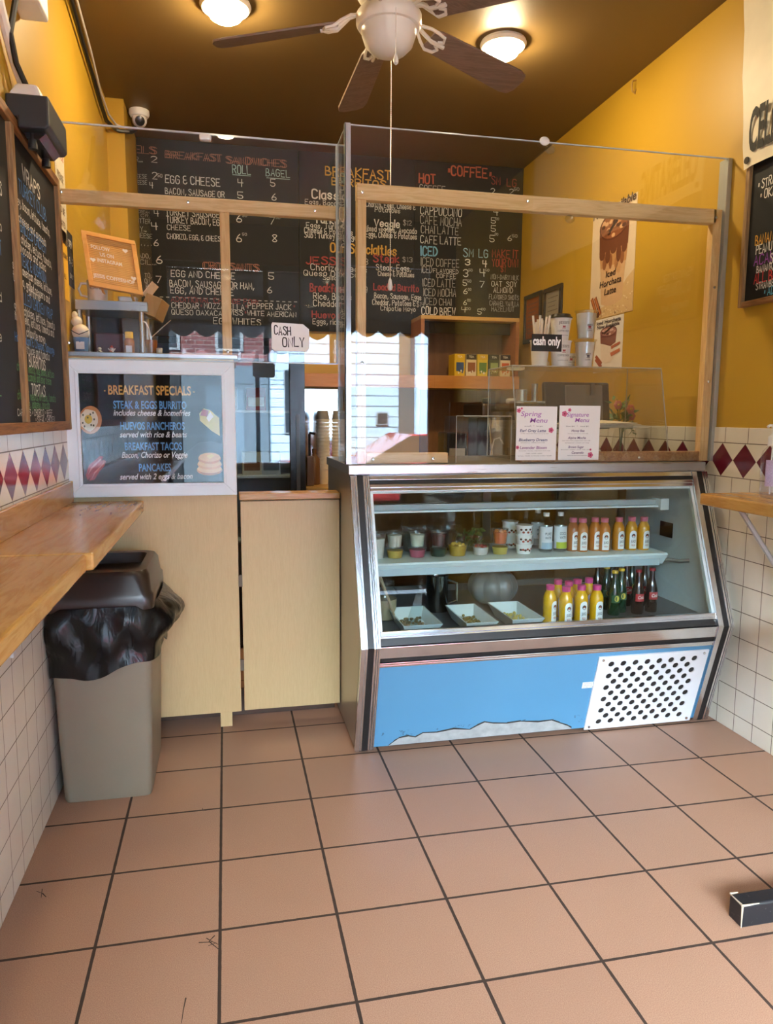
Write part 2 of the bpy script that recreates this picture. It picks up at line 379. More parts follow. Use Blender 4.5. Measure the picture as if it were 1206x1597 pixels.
# tiled wainscot, diamond frieze and cap row
def tile_mat(name, anchor):
    global t, sp
    t = NT(name); v = t.coord(); sp = t.n('ShaderNodeSeparateXYZ'); t.set(sp.inputs[0], v); Y, Z = sp.outputs[1], sp.outputs[2]
    p = 0.1125; ZB, ZT, dp = 1.09, 1.236, 0.1435
    ge = t.math('MINIMUM', edge(cell(Y, p, 50.3)), edge(cell(t.math('SUBTRACT', Z, ZB), p, 50)))
    g1 = t.math('LESS_THAN', ge, 0.014)
    band = t.math('MULTIPLY', t.math('GREATER_THAN', Z, ZB), t.math('LESS_THAN', Z, ZT))
    cap = t.math('GREATER_THAN', Z, ZT)
    du = t.math('ABSOLUTE', t.math('SUBTRACT', cell(t.math('SUBTRACT', Y, anchor), dp, 50.5), 0.5))
    dv = t.math('DIVIDE', t.math('ABSOLUTE', t.math('SUBTRACT', Z, (ZB+ZT)/2)), (ZT-ZB)/2*1.0)
    dd = t.math('ADD', t.math('MULTIPLY', du, 2.0), dv)
    dia = t.math('MULTIPLY', t.math('LESS_THAN', dd, 0.955), band)
    dgr = t.math('MULTIPLY', t.math('MULTIPLY', t.math('GREATER_THAN', dd, 0.955), t.math('LESS_THAN', dd, 0.985)), band)
    gb = t.math('LESS_THAN', t.math('MINIMUM', t.math('ABSOLUTE', t.math('SUBTRACT', Z, ZB)), t.math('ABSOLUTE', t.math('SUBTRACT', Z, ZT))), 0.0017)
    gc = t.math('MULTIPLY', t.math('LESS_THAN', edge(cell(t.math('SUBTRACT', Y, anchor), dp, 50.1)), 0.012), cap)
    g1 = t.math('MULTIPLY', g1, t.math('LESS_THAN', Z, ZB+.001))
    gr = t.math('MAXIMUM', t.math('MAXIMUM', g1, gb), t.math('MAXIMUM', gc, dgr))
    cream = t.mix(t.noise(v, 7, 3), lin('DCD5C6'), lin('E8E2D5'))
    mar = t.mix(t.noise(v, 5, 2), lin('571426'), lin('6B1A2E'))
    col = t.mix(gr, t.mix(dia, cream, mar), lin('5A4B3E'))
    wav = t.math('MULTIPLY_ADD', t.noise(v, 14, 2), 0.25, t.math('SUBTRACT', 1.0, gr))
    return t.bsdf(col, t.math('MULTIPLY_ADD', gr, 0.5, 0.12), 0, bump=wav, bstr=0.25, bdist=0.002)
structure(MB().box(XL, YF, 0, XL+.008, 0.70, 1.30).build('trim_1', tile_mat('cream_wall_tile_with_diamonds', -0.0085), bev=.003))
structure(MB().box(XR-.008, YF, 0, XR, YB, 1.302).build('trim_2', tile_mat('cream_wall_tile_with_maroon_diamonds', 0.235), bev=.003))

# ------------------------------------------------------------------ the street outside, mirrored in the plexiglass
structure(MB().box(-14, -16, -.3, 14, YF-.2, -.12).build('street', plain('asphalt', (0.16, 0.16, 0.165), 0.9, scale=40)))
structure(MB().box(-14, YF-1.9, -.12, 14, YF-.2, -.02).build('sidewalk', plain('sidewalk_concrete', (0.42, 0.41, 0.39), 0.9)))
t = NT('pale_blue_white_siding'); v = t.coord(); sp = t.n('ShaderNodeSeparateXYZ'); t.set(sp.inputs[0], v)
sd = cell(sp.outputs[2], .19, 50); ln = t.math('LESS_THAN', sd, 0.10)
M_SIDING = t.bsdf(t.mix(ln, lin('B4C2D0'), lin('5E6A76')), 0.6, 0, bump=sd, bstr=0.5, bdist=0.02)
t = NT('red_brick'); v = t.coord(rot=(PI/2, 0, 0)); bk = t.n('ShaderNodeTexBrick'); t.set(bk.inputs[0], v)
for i, c in ((1, '5E2826'), (2, '6E3430'), (3, '7A6A64')): bk.inputs[i].default_value = (*lin(c), 1)
bk.inputs['Scale'].default_value = 3.2; bk.inputs['Mortar Size'].default_value = 0.02
M_BRICK = t.bsdf(bk.outputs[0], 0.8)
M_DKWIN = plain('dark_window_glass', (0.03, 0.035, 0.04), 0.1)
hs = thing('house', 'pale sided house across the street, seen mirrored in the right plexiglass', 'house', (4, -10, -.2))
MB().box(1.0, -15, -.2, 9, -10, 3.35).build('wall', M_SIDING, hs)
MB().ext([(1.0, 3.35), (9.2, 3.35), (9.2, 3.5), (1.0, 3.5)], 'y', -15.2, -9.8).build('roof', plain('grey_roof', (.2, .2, .21), .8), hs)
for (x0, x1, z0, z1) in ((2.78, 2.95, 1.22, 1.40), (1.3, 1.75, 1.0, 2.3), (4.6, 5.4, 1.0, 2.3)):
    fr = MB().box(x0-.03, -10.0, z0-.03, x1+.03, -9.96, z1+.03).build('window_frame', plain('grey_window_frame', (.22, .22, .23), .6), hs)
    MB().box(x0, -9.97, z0, x1, -9.95, z1).build('glass', M_DKWIN, fr)
MB().box(3.18, -10, -.2, 3.46, -9.94, 3.2).build('shutter', plain('grey_brown_shutter', (.10, .085, .075), .6), hs)
MB().box(3.5, -10, -.2, 4.2, -9.95, 2.6).build('door', plain('pale_blue_door', (.55, .68, .86), .5), hs)
bb = thing('brick_building', 'red brick building across the street, mirrored in the left plexiglass', 'building', (-4, -10.6, -.2))
MB().box(-9, -15.6, -.2, 0.98, -10.6, 3.6).build('wall', M_BRICK, bb)
for (x0, x1) in ((-3.2, -2.3), (-1.5, -.8), (-.05, .35)):
    fr = MB().box(x0-.06, -10.6, 2.55, x1+.06, -10.56, 3.4).build('window_frame', plain('grey_window_frame', (.22, .22, .23), .6), bb)
    MB().box(x0, -10.57, 2.6, x1, -10.55, 3.34).build('glass', M_DKWIN, fr)
MB().box(-.75, -10.6, -.2, .98, -10.5, 2.42).build('storefront_band', plain('grey_render', (.10, .115, .13), .7), bb)
so = MB().box(-9, -10.6, -.2, -.75, -10.45, 2.42).build('storefront', plain('dark_storefront_paint', (.010, .011, .013), .5), bb)
for x0 in (-6.2, -4.4, -2.9, -1.7): MB().box(x0, -10.46, .3, x0+.75, -10.44, 2.1).build('glass', M_DKWIN, so)
MB().box(-.3, -10.51, -.1, .45, -10.49, 1.9).build('door', plain('blue_grey_door', (.14, .17, .20), .5), bb)
# shop awning with a scalloped valance
aw = thing('shop_awning', 'dark scalloped awning outside the shop window, mirrored in the plexiglass', 'awning', (0.6, -3.9, 2.3))
M_AWN = plain('charcoal_canvas', (0.02, 0.022, 0.026), .8)
MB().ext([(YF-.2, 2.72), (-4.45, 2.36), (-4.45, 2.345), (YF-.2, 2.70)], 'x', -1.2, 2.6).build('canopy', M_AWN, aw)
val = MB()
for i in range(16):
    x0 = -1.2 + i*.2375; top = [(x0, 2.36), (x0+.2375, 2.36)]
    arc = [(x0+.2375*(1-k/8), 2.24 - .065*math.sin(PI*k/8)) for k in range(9)]
    val.ext(top + arc, 'y', -4.455, -4.445)
val.build('valance', M_AWN, aw)
# red car
car = thing('car', 'red car parked across the street, mirrored low in the right plexiglass', 'car', (3.0, -8.2, -.25))
M_RED = plain('red_car_paint', (0.55, 0.03, 0.03), .15, Coat_Weight=1.0)
prof = [(1.0,.15),(1.0,.6),(1.15,.75),(2.0,.83),(2.75,1.28),(3.9,1.32),(4.7,.9),(5.2,.85),(5.3,.6),(5.3,.15)]
MB().ext([(x, z-.2) for x, z in prof], 'y', -8.9, -7.3).build('body', M_RED, car, bev=.06)
MB().ext([(2.05,.66),(2.72,1.06),(3.85,1.09),(4.5,.72)], 'y', -8.92, -7.28).build('side_window', M_DKWIN, car)
for x in (1.75, 4.45):
    for y in (-7.45, -8.75): MB().lathe([(.001,-.09),(.3,-.09),(.31,0),(.3,.09),(.001,.09)], (x, y, .05), 20, axis='y', cap=False).build('wheel', M_BLACK, car)

# ================================================================== CEILING: fan, lamps, camera, wires
M_LAMP = emis('added_lamp_glow', (1.0, 0.82, 0.52), 14.0); M_LAMPB = emis('warm_lamp_glow_by_the_counter', (1.0, 0.78, 0.46), 50.0)  # first glow: two unseen lamps by the window, added to balance the light
for (x, y, lb) in ((.085, -1.05, 'unseen ceiling lamp added for light balance by the shop window, left'), (1.37, -1.05, 'unseen ceiling lamp added for light balance by the shop window, right'), (0.085, 1.04, 'warm round flush ceiling lamp above the left counter, clear of the fan blades'), (1.37, 1.085, 'warm round flush ceiling lamp on the right, behind a fan blade')):
    l = thing('ceiling_light', lb, 'ceiling light', (x, y, ZC), 'ceiling lights')
    MB().lathe([(.105, 0), (.11, -.012), (.10, -.026), (.083, -.030), (.080, -.018), (.08, 0)], (x, y, ZC), 36).build('trim_ring', M_WARMWHITE, l)
    MB().lathe([(.079, -.022), (.076, -.042), (.066, -.058), (.050, -.068), (.028, -.074), (.010, -.0755), (.001, -.0757)], (x, y, ZC), 32, cap=False).build('lamp_dome', M_LAMPB if y > 0 else M_LAMP, l)
FX, FY, FZ = 0.672, 0.43, 2.81
fan = thing('ceiling_fan', 'white ceiling fan with five dark wooden blades hanging over the counter', 'ceiling fan', (FX, FY, ZC))
MB().lathe([(.06, ZC), (.065, ZC-.04), (.03, ZC-.06), (.02, ZC-.07), (.02, 2.97), (.05, 2.96)], (FX, FY, 0), 24).build('canopy', M_WARMWHITE, fan)
MB().lathe([(.05, 2.96), (.105, 2.95), (.118, 2.92), (.118, 2.88), (.10, 2.855), (.07, 2.845), (.075, 2.835), (.075, 2.825), (.06, 2.82)], (FX, FY, 0), 32).build('motor_housing', M_WARMWHITE, fan)
MB().lathe([(.06, 2.832), (.112, 2.828), (.122, 2.815), (.122, 2.785), (.114, 2.772), (.105, 2.770)], (FX, FY, 0), 40).build('light_fitter', M_WARMWHITE, fan)
MB().lathe([(.104, 2.774), (.102, 2.750), (.090, 2.715), (.065, 2.690), (.03, 2.677), (.001, 2.675)], (FX, FY, 0), 36, cap=False).build('glass_globe', plain('frosted_globe', (0.80, 0.78, 0.72), .35), fan)
for k in range(5):
    a = math.radians(93 + 71*(k if k < 3 else k-5)) if k in (0, 1, 4) else math.radians(93 + 72*k); R = Matrix.Translation((FX, FY, FZ)) @ Matrix.Rotation(a, 4, 'Z') @ Matrix.Rotation(math.radians(6.5), 4, 'Y') @ Matrix.Rotation(math.radians(-15), 4, 'X')
    out = [(.19, -.045), (.22, -.055), (.62, -.068), (.655, -.058), (.668, -.03), (.668, .03), (.655, .058), (.62, .068), (.22, .055), (.19, .045)]
    bl = MB().add([R @ Vector((x, y, z)) for z in (-.004, .004) for x, y in out], [tuple(range(10)), tuple(range(19, 9, -1))] + [(i, (i+1) % 10, 10+(i+1) % 10, 10+i) for i in range(10)])
    b = bl.build('blade', M_WALNUT, fan, bev=.0015)
    ir = MB()
    for s in (-1, 1):
        ir.tube([R @ Vector(p) for p in ((.10, 0, .022), (.14, .012*s, .024), (.175, .036*s, .008), (.20, .046*s, -.006), (.235, .04*s, -.008), (.245, .02*s, -.008), (.225, .008*s, -.008))], .0065, 8)
    ir.tube([R @ Vector(p) for p in ((.085, 0, .03), (.15, 0, .018), (.20, 0, -.008), (.26, 0, -.008))], .008, 8)
    ir.build('blade_iron', M_WARMWHITE, b)
MB().tube([(FX-.001, FY-.12, 2.79), (FX-.001, FY-.124, 2.75), (FX-.001, FY-.124, 2.6330)], .0016, 6).build('light_cord', M_WARMWHITE, fan)
MB().lathe([(.001, 2.6330), (.005, 2.6250), (.010, 2.6084), (.009, 2.5981), (.001, 2.5920)], (FX-.001, FY-.124, 0), 12, cap=False).build('cord_pull', M_WHITE, fan)
ch = MB(); cx, cy = FX+.032, FY+.10
ch.tube([(cx, cy, 2.82), (cx, cy, 1.885)], .0011, 6)
for i in range(133): ch.sphere((cx, cy, 2.82-.007*i), .0024, n=6, k=4)
ch.build('pull_chain', plain('beaded_chain', (.75, .7, .6), .3, .6), fan)
MB().lathe([(.001, 1.895), (.006, 1.885), (.011, 1.858), (.008, 1.846), (.001, 1.843)], (cx, cy, 0), 12, cap=False).build('chain_pull', M_WHITE, fan)
# security camera
sc_ = thing('security_camera', 'white dome security camera on the ceiling by the back menu boards', 'security camera', (-.405, 2.30, ZC))
MB().lathe([(.056, ZC), (.058, ZC-.02), (.05, ZC-.035), (.03, ZC-.04)], (-.405, 2.30, 0), 28).build('mount', M_WHITE, sc_)
ec = Vector((-.405, 2.30, ZC-.052)); eye = MB().sphere(ec, .042, n=24, k=14).build('eyeball', M_WHITE, sc_)
dv = (Vector((.3, -1.5, 1.2)) - ec).normalized(); c0 = ec + dv*.029
q = dv.to_track_quat('Z', 'Y').to_matrix().to_4x4(); lm = MB().lathe([(.028, 0), (.026, .013), (.016, .016), (.001, .017)], n=24, cap=False)
lm.v = [tuple(c0 + (q @ Vector(p))) for p in lm.v]; lm.build('lens', M_BLKGLOSS, sc_)
# cables along the ceiling corner
def wire(name, pts, r, mat, label, cat='cable'): return tag(MB().tube(pts, r, 8).build(name, mat), label, cat)
wx = XL+.02
wire('wall_cable', [(wx, .55, 3.06), (wx+.005, 1.0, 3.075), (wx, 1.35, 3.02), (wx, 1.62, 2.985), (wx, 1.85, 2.945), (wx, 2.02, 2.93), (wx+.03, 2.135, 2.93), (-.50, 2.145, 2.925), (-.455, 2.16, 2.93), (-.445, 2.22, 2.95), (-.43, 2.30, 2.99), (-.42, 2.33, 3.05)], .011, M_BLACK, 'thick black cable running along the top of the left wall to the camera')
wire('wall_cable', [(wx+.004, .55, 3.085), (wx+.02, 1.1, 3.09), (wx+.012, 1.5, 3.05), (wx+.004, 1.8, 3.00), (wx+.012, 2.02, 2.965), (wx+.035, 2.135, 2.955), (-.49, 2.148, 2.95)], .006, plain('white_cable', (.6, .55, .48), .5), 'thin white cable beside the black one along the left wall top')
# junction box, conduit and emergency light on the left wall
tag(MB().box(XL, -.08, 2.60, XL+.085, .30, 2.70).build('junction_box', M_WHITE, bev=.008), 'white junction box high on the left wall above the emergency light', 'junction box')
wire('power_cord', [(XL+.06, .04, 2.62), (XL+.05, .04, 2.55), (XL+.03, .03, 2.44), (XL+.03, .08, 2.38), (XL+.05, .14, 2.32)], .009, M_BLACK, 'black power cord dropping from junction box to emergency light', 'cord')
wire('conduit', [(XL+.02, -.12, 2.60), (XL+.02, -.02, 2.48), (XL+.02, .10, 2.39), (XL+.03, .19, 2.33)], .014, M_WARMWHITE, 'cream conduit slanting down the left wall to the emergency light', 'conduit')
el = thing('emergency_light', 'black and white emergency light unit high on the left wall', 'emergency light', (XL, .17, 2.2))
MB().ext([(XL+.031, 2.19), (-.462, 2.19), (-.451, 2.20), (-.451, 2.285), (XL, 2.285), (XL, 2.22), (XL+.031, 2.22)], 'y', .05, .31).build('housing', plain('matte_black_plastic', (.02, .022, .025), .45), el, bev=.006)
MB().frustum((XL+.052, .18, 2.285), .098, .235, .06, .18, .045).build('cover', M_WHITE, el, bev=.01)
for y in (.10, .27): MB().lathe([(.012, 2.19), (.012, 2.165), (.014, 2.160), (.014, 2.145), (.001, 2.143)], (XL+.06, y, 0), 14, cap=False).build('knob', M_BLACK, el)
MB().ext([(XL+.04, 2.19), (-.47, 2.19), (-.49, 2.172), (XL+.045, 2.172)], 'y', .09, .29).build('lamp_tray', M_BLKGLOSS, el)

# ================================================================== BACK WALL MENU BOARDS
YM = YB-.024
def uvz(px, py): p = at(px, py, 'y', YM-.0015); return p
PXM = 5.25/FPX
def board_text(mb, lines, mats_idx):
    for L in lines:
        txt, x0, x1, yb, hpx, c = L[:6]; opt = L[6] if len(L) > 6 else {}
        a = uvz(x0, yb); b = uvz(x1, yb); ci = mats_idx.setdefault(c, len(mats_idx))
        hand(mb, txt, a, (1, 0, 0), (0, 0, 1), hpx*PXM*.86, ci, width=b.x-a.x, **opt)
WH = 'D8D4CC'; DIM = 'A9A69E'; RST = 'A8705A'; BLU = '6FA9C9'; RED = '9A3A34'; GLD = 'C79A3C'; TEA = '9FC0B8'
def menu_board(label, x0, x1, z0, z1, lines, name='menu_board'):
    b = thing(name, label, 'menu board', ((x0+x1)/2, YB, z0), 'chalkboard menus on the back wall')
    mb = MB().box(x0, YM, z0, x1, YB-.002, z1); idx = {'board': 0}; board_text(mb, lines, idx)
    mb.build('panel', [M_BOARD] + [ink(c) for c in idx if c != 'board'], b, fix=False); return b
BLD = dict(weight=.17); OUT = dict(weight=.16, outline=True)
menu_board('wide chalkboard menu of bagels, breakfast sandwiches and croissants', -.47, .558, 1.925, 3.098, [
 ('GELS',197,243,237,11,RST,OUT), ('TER...',197,222,251,8,DIM), ('2',236,245,253,9,WH), ('CHEESE',205,229,277,6,DIM), ('2',238,245,279,10,WH), ('50',246,253,276,5,WH), ('& CHEESE',201,229,286,6,DIM), ('4',234,239,293,9,WH),
 ('BREAKFAST',259,345,246,11,RST,OUT), ('SANDWICHES',354,446,254,11,RST,OUT), ('ROLL',363,391,270,13,TEA), ('_',363,391,271,9,TEA), ('BAGEL',415,452,274,11,TEA), ('_',416,452,276,9,TEA),
 ('EGG & CHEESE',258,343,285,12,WH), ('4',371,379,290,11,WH), ('5',422,429,290,11,WH), ('BACON, SAUSAGE OR',258,350,302,9,WH), ('5',371,379,309,10,WH), ('6',424,431,312,10,WH),
 ('MATO....',201,236,322,6,DIM), ('3',238,245,322,8,WH), ('LIE',203,214,338,8,DIM), ('CREAM',216,233,332,4,DIM), ('CR.',220,233,338,4,DIM), ('4',241,248,337,9,WH), ('T BUTTER',203,234,347,7,DIM), ('ELLY...',203,228,360,8,DIM), ('4',237,246,358,11,WH), ('M CHEESE',203,237,370,7,DIM), ('N....',203,236,382,8,DIM), ('6',240,247,383,10,WH),
 ('ADO,',217,234,402,7,DIM), ('6',244,253,410,12,WH), ('CIL...',219,243,412,7,DIM), ('TO,',226,236,433,7,DIM), ('7',244,252,441,11,WH), ('ON,',226,236,441,7,DIM), ('BER',228,244,450,8,DIM),
 ('TURKEY SAUSAGE',259,342,335,10,WH), ('TURKEY BACON, EGG',260,348,347,10,WH), ('CHEESE',261,297,358,8,WH), ('CHORIZO, EGG, & CHEESE',261,348,372,8,WH), ('6',369,377,346,12,WH), ('50',378,385,338,4,WH), ('7',421,429,349,11,WH), ('50',430,437,341,4,WH), ('6',369,377,377,12,WH), ('50',378,385,367,4,WH), ('8',425,432,377,12,WH),
 ('CROISSANTS',318,403,419,11,RST,OUT), ('EGG AND CHEESE',267,366,431,10,WH), ('5',419,427,435,11,WH), ('BACON, SAUSAGE, OR HAM,',265,396,446,10,WH), ('EGG, AND CHEESE',266,364,457,10,WH), ('6',417,424,457,10,WH),
 ('- - - - - - - - - - - - - - - - - - - - - - - -',240,463,467,9,DIM,dict(weight=.16,jit=.01)), ('ADDITIONAL CHARGE FOR:',267,402,470,8,RED), ('CHEDDAR',268,310,480,9,WH), ('*',312,315,480,8,RED), ('MOZZARELLA',319,381,481,9,WH), ('*',382,385,481,8,RED), ('PEPPER JACK',387,454,481,9,WH), ('*',457,460,481,8,RED),
 ('QUESO OAXACA',268,346,490,8,WH), ('SWISS',350,379,491,8,WH), ('*',381,384,491,8,RED), ('WHITE AMERICAN',386,462,492,8,WH), ('EGG WHITES',333,407,505,10,WH)])
menu_board('chalkboard menu headed breakfast burritos and our specialties in gold', .561, 1.362, 1.925, 3.098, [
 ('BREAKFAST',508,609,273,14,GLD,BLD), ('BURRITOS',518,602,288,12,GLD,BLD), ('Classic',487,540,309,14,WH,BLD), ('Eggs, Bacon',476,530,318,8,WH), ('Turkey',491,536,347,13,WH,BLD), ('Eggs, Turkey,',478,540,355,9,WH), ('Cheese & Potatoes',475,550,363,9,WH), ('Sub : Turkey Sausage',475,556,370,9,WH),
 ('Chorizo',580,640,309,13,WH,BLD), ('Chorizo, Eggs, Cheese &',571,648,322,9,WH), ('Potatoes',585,624,330,8,WH), ('Veggie',584,623,353,12,WH,BLD), ('$12',629,642,351,8,DIM), ('Mixed veggies, Avocado',569,650,360,9,WH), ('Eggs, Cheese & Potatoes',571,650,369,9,WH),
 ('Our Specialties',516,618,393,15,GLD,BLD), ('JESSIS',478,540,411,12,RED,dict(weight=.2)), ('$13',558,574,412,9,DIM), ('Chorizo, Beans',485,572,421,10,WH), ('Queso Oaxaca &',474,571,429,9,WH), ('Salsa',504,525,436,7,WH), ('Steak',583,622,408,12,RED,dict(weight=.2)), ('$13',628,643,408,8,DIM), ('Steak, Eggs,',587,641,421,10,WH), ('Cheese & Potatoes',590,646,430,8,WH),
 ('Breakfast',484,540,454,13,RED,dict(weight=.2)), ('$9',562,573,456,10,DIM), ('Rice, Beans',489,548,466,10,WH), ('Cheddar',489,532,477,10,WH), ('Loaded Burrito',583,653,452,11,RED,dict(weight=.2)), ('Bacon, Sausage, Eggs',584,657,465,9,WH), ('Cheddar, Potatoes &',581,648,475,9,WH), ('Chipotle Mayo',594,648,484,8,WH), ('$14',650,662,478,8,DIM), ('Huevos',487,530,495,10,RED,dict(weight=.2)), ('Eggs, rice',488,530,505,9,WH)])
menu_board('chalkboard coffee menu with hot and iced prices in the right corner', 1.365, 2.163, 2.035, 3.098, [
 ('*COFFEE*',698,766,273,16,'B0553A',BLD), ('HOT',654,679,285,15,'B0553A',BLD), ('SM',767,780,287,13,RED), ('LG',791,805,290,13,RED), ('COFFEE',655,694,298,11,DIM), ('2',766,772,303,10,WH), ('2',795,801,303,9,WH), ('50',802,810,297,5,WH),
 ('AMERICANO',658,720,319,12,DIM), ('CAPPUCCINO',656,720,334,14,WH,dict(weight=.09)), ('4',770,777,336,11,WH), ('CAFE MOCHA',656,720,349,14,DIM,dict(weight=.09)), ('5',766,773,348,10,WH), ('00',773,778,343,4,WH), ('CHAI LATTE',657,715,363,13,DIM,dict(weight=.09)), ('5',766,773,361,10,WH), ('CAFE LATTE',656,719,379,13,WH,dict(weight=.09)), ('5',764,771,377,11,WH), ('00',772,777,367,4,WH), ('6',792,798,375,9,WH), ('50',799,807,370,5,WH),
 ('ICED',657,682,398,15,BLU,BLD), ('SM',723,738,400,14,'8FB6CB'), ('LG',747,761,401,14,'8FB6CB'), ('ICED COFFEE',657,716,414,13,DIM,dict(weight=.09)), ('3',726,733,413,10,WH,BLD), ('4',753,759,416,11,WH,BLD), ('ICED',658,674,425,12,DIM,dict(weight=.09)), ('FLAVORED',676,715,425,7,WH), ('COFFEE',681,711,433,7,WH), ('3',723,730,431,12,WH), ('50',731,737,423,4,WH), ('4',749,757,431,12,WH), ('50',757,763,423,4,WH),
 ('ICED LATTE',660,710,446,13,DIM,dict(weight=.09)), ('5',722,728,445,10,WH), ('50',729,735,440,4,WH), ('7',749,756,448,11,WH), ('ICED MOCHA',661,711,461,13,DIM,dict(weight=.09)), ('6',723,729,458,9,WH), ('00',730,735,453,4,WH), ('ICED CHAI',662,704,475,12,DIM,dict(weight=.09)), ('6',723,728,475,8,WH), ('00',729,734,470,4,WH), ('COLD BREW',658,710,490,13,WH,dict(weight=.13)), ('4',720,727,487,9,WH), ('00',727,734,483,4,WH), ('5',745,751,490,9,WH), ('00',751,757,484,4,WH),
 ('MAKE IT',768,808,401,14,'9E2F28'), ('YOUR OWN',768,808,415,13,'9E2F28'), ('$1',781,788,424,9,'9E2F28'), ('NON-DAIRY MILK',766,809,435,8,DIM,dict(weight=.1)), ('OAT  SOY',767,806,446,9,WH), ('ALMOND',770,800,456,9,WH), ('FLAVORED SHOTS',763,809,466,8,DIM,dict(weight=.1)), ('CARAMEL VANILLA',764,809,476,8,DIM,dict(weight=.1)), ('HAZELNUT',767,802,485,8,DIM,dict(weight=.1))])

# ================================================================== BACK COUNTER, FRIDGE, HUTCH
M_CTR = wood('back_counter_wood', 'B5853F', 'D0A766', 'x', 1.0, .4, 10, .3)
bc = thing('back_counter', 'wooden back counter under the shelf along the back wall', 'counter', (1.35, 2.4, 0))
MB().box(.53, 1.98, .06, 2.15, YB-.01, .87).build('base_cabinet', M_PLY, bc)
MB().box(.51, 1.95, .87, 2.155, YB-.005, .915).build('worktop', M_CTR, bc, bev=.004)
sh = thing('wall_shelf', 'long orange wooden shelf with front lip across the back wall', 'shelf', (1.3, 2.6, 1.55))
MB().box(.55, 2.47, 1.60, 2.05, YB-.005, 1.62).build('shelf_board', M_HUTCH, sh)
MB().box(.55, 2.45, 1.535, 2.06, 2.47, 1.622).build('front_lip', wood('orange_lip', 'B0702C', 'C88A44', 'x', 1, .4, 8, .3), sh, bev=.002)
MB().box(1.42, YB-.03, .915, 2.06, YB-.005, 1.535).build('backing_board', M_PLY, sh)
MB().box(2.03, 2.45, .915, 2.06, YB-.03, 1.535).build('end_panel', M_PLY, sh)
hu = thing('hutch', 'open wooden hutch with dark top panel standing on the back shelf', 'shelf', (1.7, 2.6, 1.62))
MB().box(1.345, 2.45, 1.995, 2.05, YB-.023, 2.02).build('top_board', M_CTR, hu, bev=.002)
for x in (1.345, 2.025): MB().box(x, 2.45, 1.622, x+.025, YB-.023, 1.995).build('side_board', M_HUTCH, hu)
MB().box(1.37, YB-.04, 1.622, 2.025, YB-.023, 1.995).build('back_board', M_PLY, hu)
MB().box(1.37, 2.56, 1.915, 2.025, 2.57, 1.995).build('top_panel', plain('dark_panel', (.02, .017, .014), .2), hu)
# tea boxes
tb_cols = [('yellow tea box with blue picture, leftmost of five in the hutch', 'D8B01E', 'D8B01E', '2B4A7A'), ('cream tea box with black top, second from the left in hutch', '1B1A1E', 'D8C49A', '8A4A20'), ('yellow tea box with green picture, in the middle of the row in hutch', 'D2AC1A', 'D9BE30', '4E7A2E'), ('dark green tea box beside the cream one at right of hutch', '2A2B1E', '3C4A26', '8FA05A'), ('cream and orange tea box with black top, rightmost in hutch', '1D1A20', 'DDC8A0', 'C4521E')]
for i, (lb, top, body, pic) in enumerate(tb_cols):
    x = 1.595 + i*.083; tb = thing('tea_box', lb, 'tea box', (x+.037, 2.52, 1.622), 'tea boxes in the hutch')
    MB().box(x, 2.48, 1.622, x+.074, 2.62, 1.772).build('carton', ink(body), tb, bev=.001)
    lb_ = MB(); y = 2.4785
    lb_.quad((x, y, 1.735), (x+.074, y, 1.735), (x+.074, y, 1.771), (x, y, 1.771), 0)
    lb_.quad((x+.012, y, 1.655), (x+.066, y, 1.655), (x+.066, y, 1.715), (x+.012, y, 1.715), 1)
    for k in range(5): lb_.disc((x+.02+.009*k, y-.0005, 1.645+random.uniform(-.008, .02)), (1, 0, 0), (0, 0, 1), .006, .007, 1+k % 2, 8)
    printed(lb_, ('MORNING', 'CLASSIC', 'LEMON', 'GREEN TEA', 'CHAMOMILE')[i] if False else 'TEA', (x+.037, y-.001, 1.747), (1, 0, 0), (0, 0, 1), .014, 3, center=True, bold=.01)
    lb_.build('printed_panel', [ink(top), ink(pic), ink('E6DFC8'), ink('E6DFC8')], tb, fix=False)
# steel splash panel behind cups
tag(MB().box(.56, YB-.018, .92, .82, YB-.002, 1.53).build('splash_panel', steel('mirror_steel', (.85, .87, .9), .08, 'z')), 'bright steel panel on back wall behind the paper cup stacks', 'splash panel')
# paper cup stacks
M_CUPG = plain('grey_printed_cup', (.20, .18, .16), .6); M_CUPW = plain('cream_paper_cup', (.86, .78, .62), .6)
for (x, lb, n, z0) in ((.645, 'tall stack of paper cups on back counter, left of the pair', 15, .915), (.745, 'tall stack of paper cups on back counter, right of the pair', 15, .915)):
    st = thing('cup_stack', lb, 'paper cups', (x, 2.2, z0), 'paper cup stacks'); 
    for k in range(n):
        z = z0 + .0225*k; r = .045
        MB().lathe([(.030, z), (.041, z+.09), (.0435, z+.092), (.0435, z+.087), (.04, z+.086)] if k == 0 else [(.041, z+.072), (.0415, z+.09), (.0445, z+.093), (.0445, z+.088), (.042, z+.082)], (x, 2.2, 0), 20).build('cup', M_CUPW, st)
    MB().lathe([(.044, z+.09), (.034, z+.145), (.031, z+.148), (.001, z+.148)], (x, 2.2, 0), 20, cap=False).build('top_cup', M_CUPG, st)
tag(MB().lathe([(.03, 0), (.035, .004), (.035, .16), (.012, .19), (.012, .2), (.014, .2), (.014, .225), (.001, .226)], (.585, 2.16, .915), 16, cap=False).build('syrup_bottle', plain('amber_syrup', (.16, .07, .025), .15)), 'amber syrup bottle beside the paper cup stacks', 'bottle')
pm = thing('pump_dispenser', 'black pump dispenser in front of the paper cups by the fridge', 'pump bottle', (.545, 2.08, .915))
MB().box(.525, 2.05, .915, .57, 2.11, 1.10).build('bottle', plain('brown_bottle', (.14, .07, .035), .4), pm, bev=.006)
MB().tube([(.547, 2.08, 1.10), (.547, 2.08, 1.23), (.55, 2.06, 1.24), (.575, 2.04, 1.235)], .008, 8).build('pump', M_BLACK, pm)
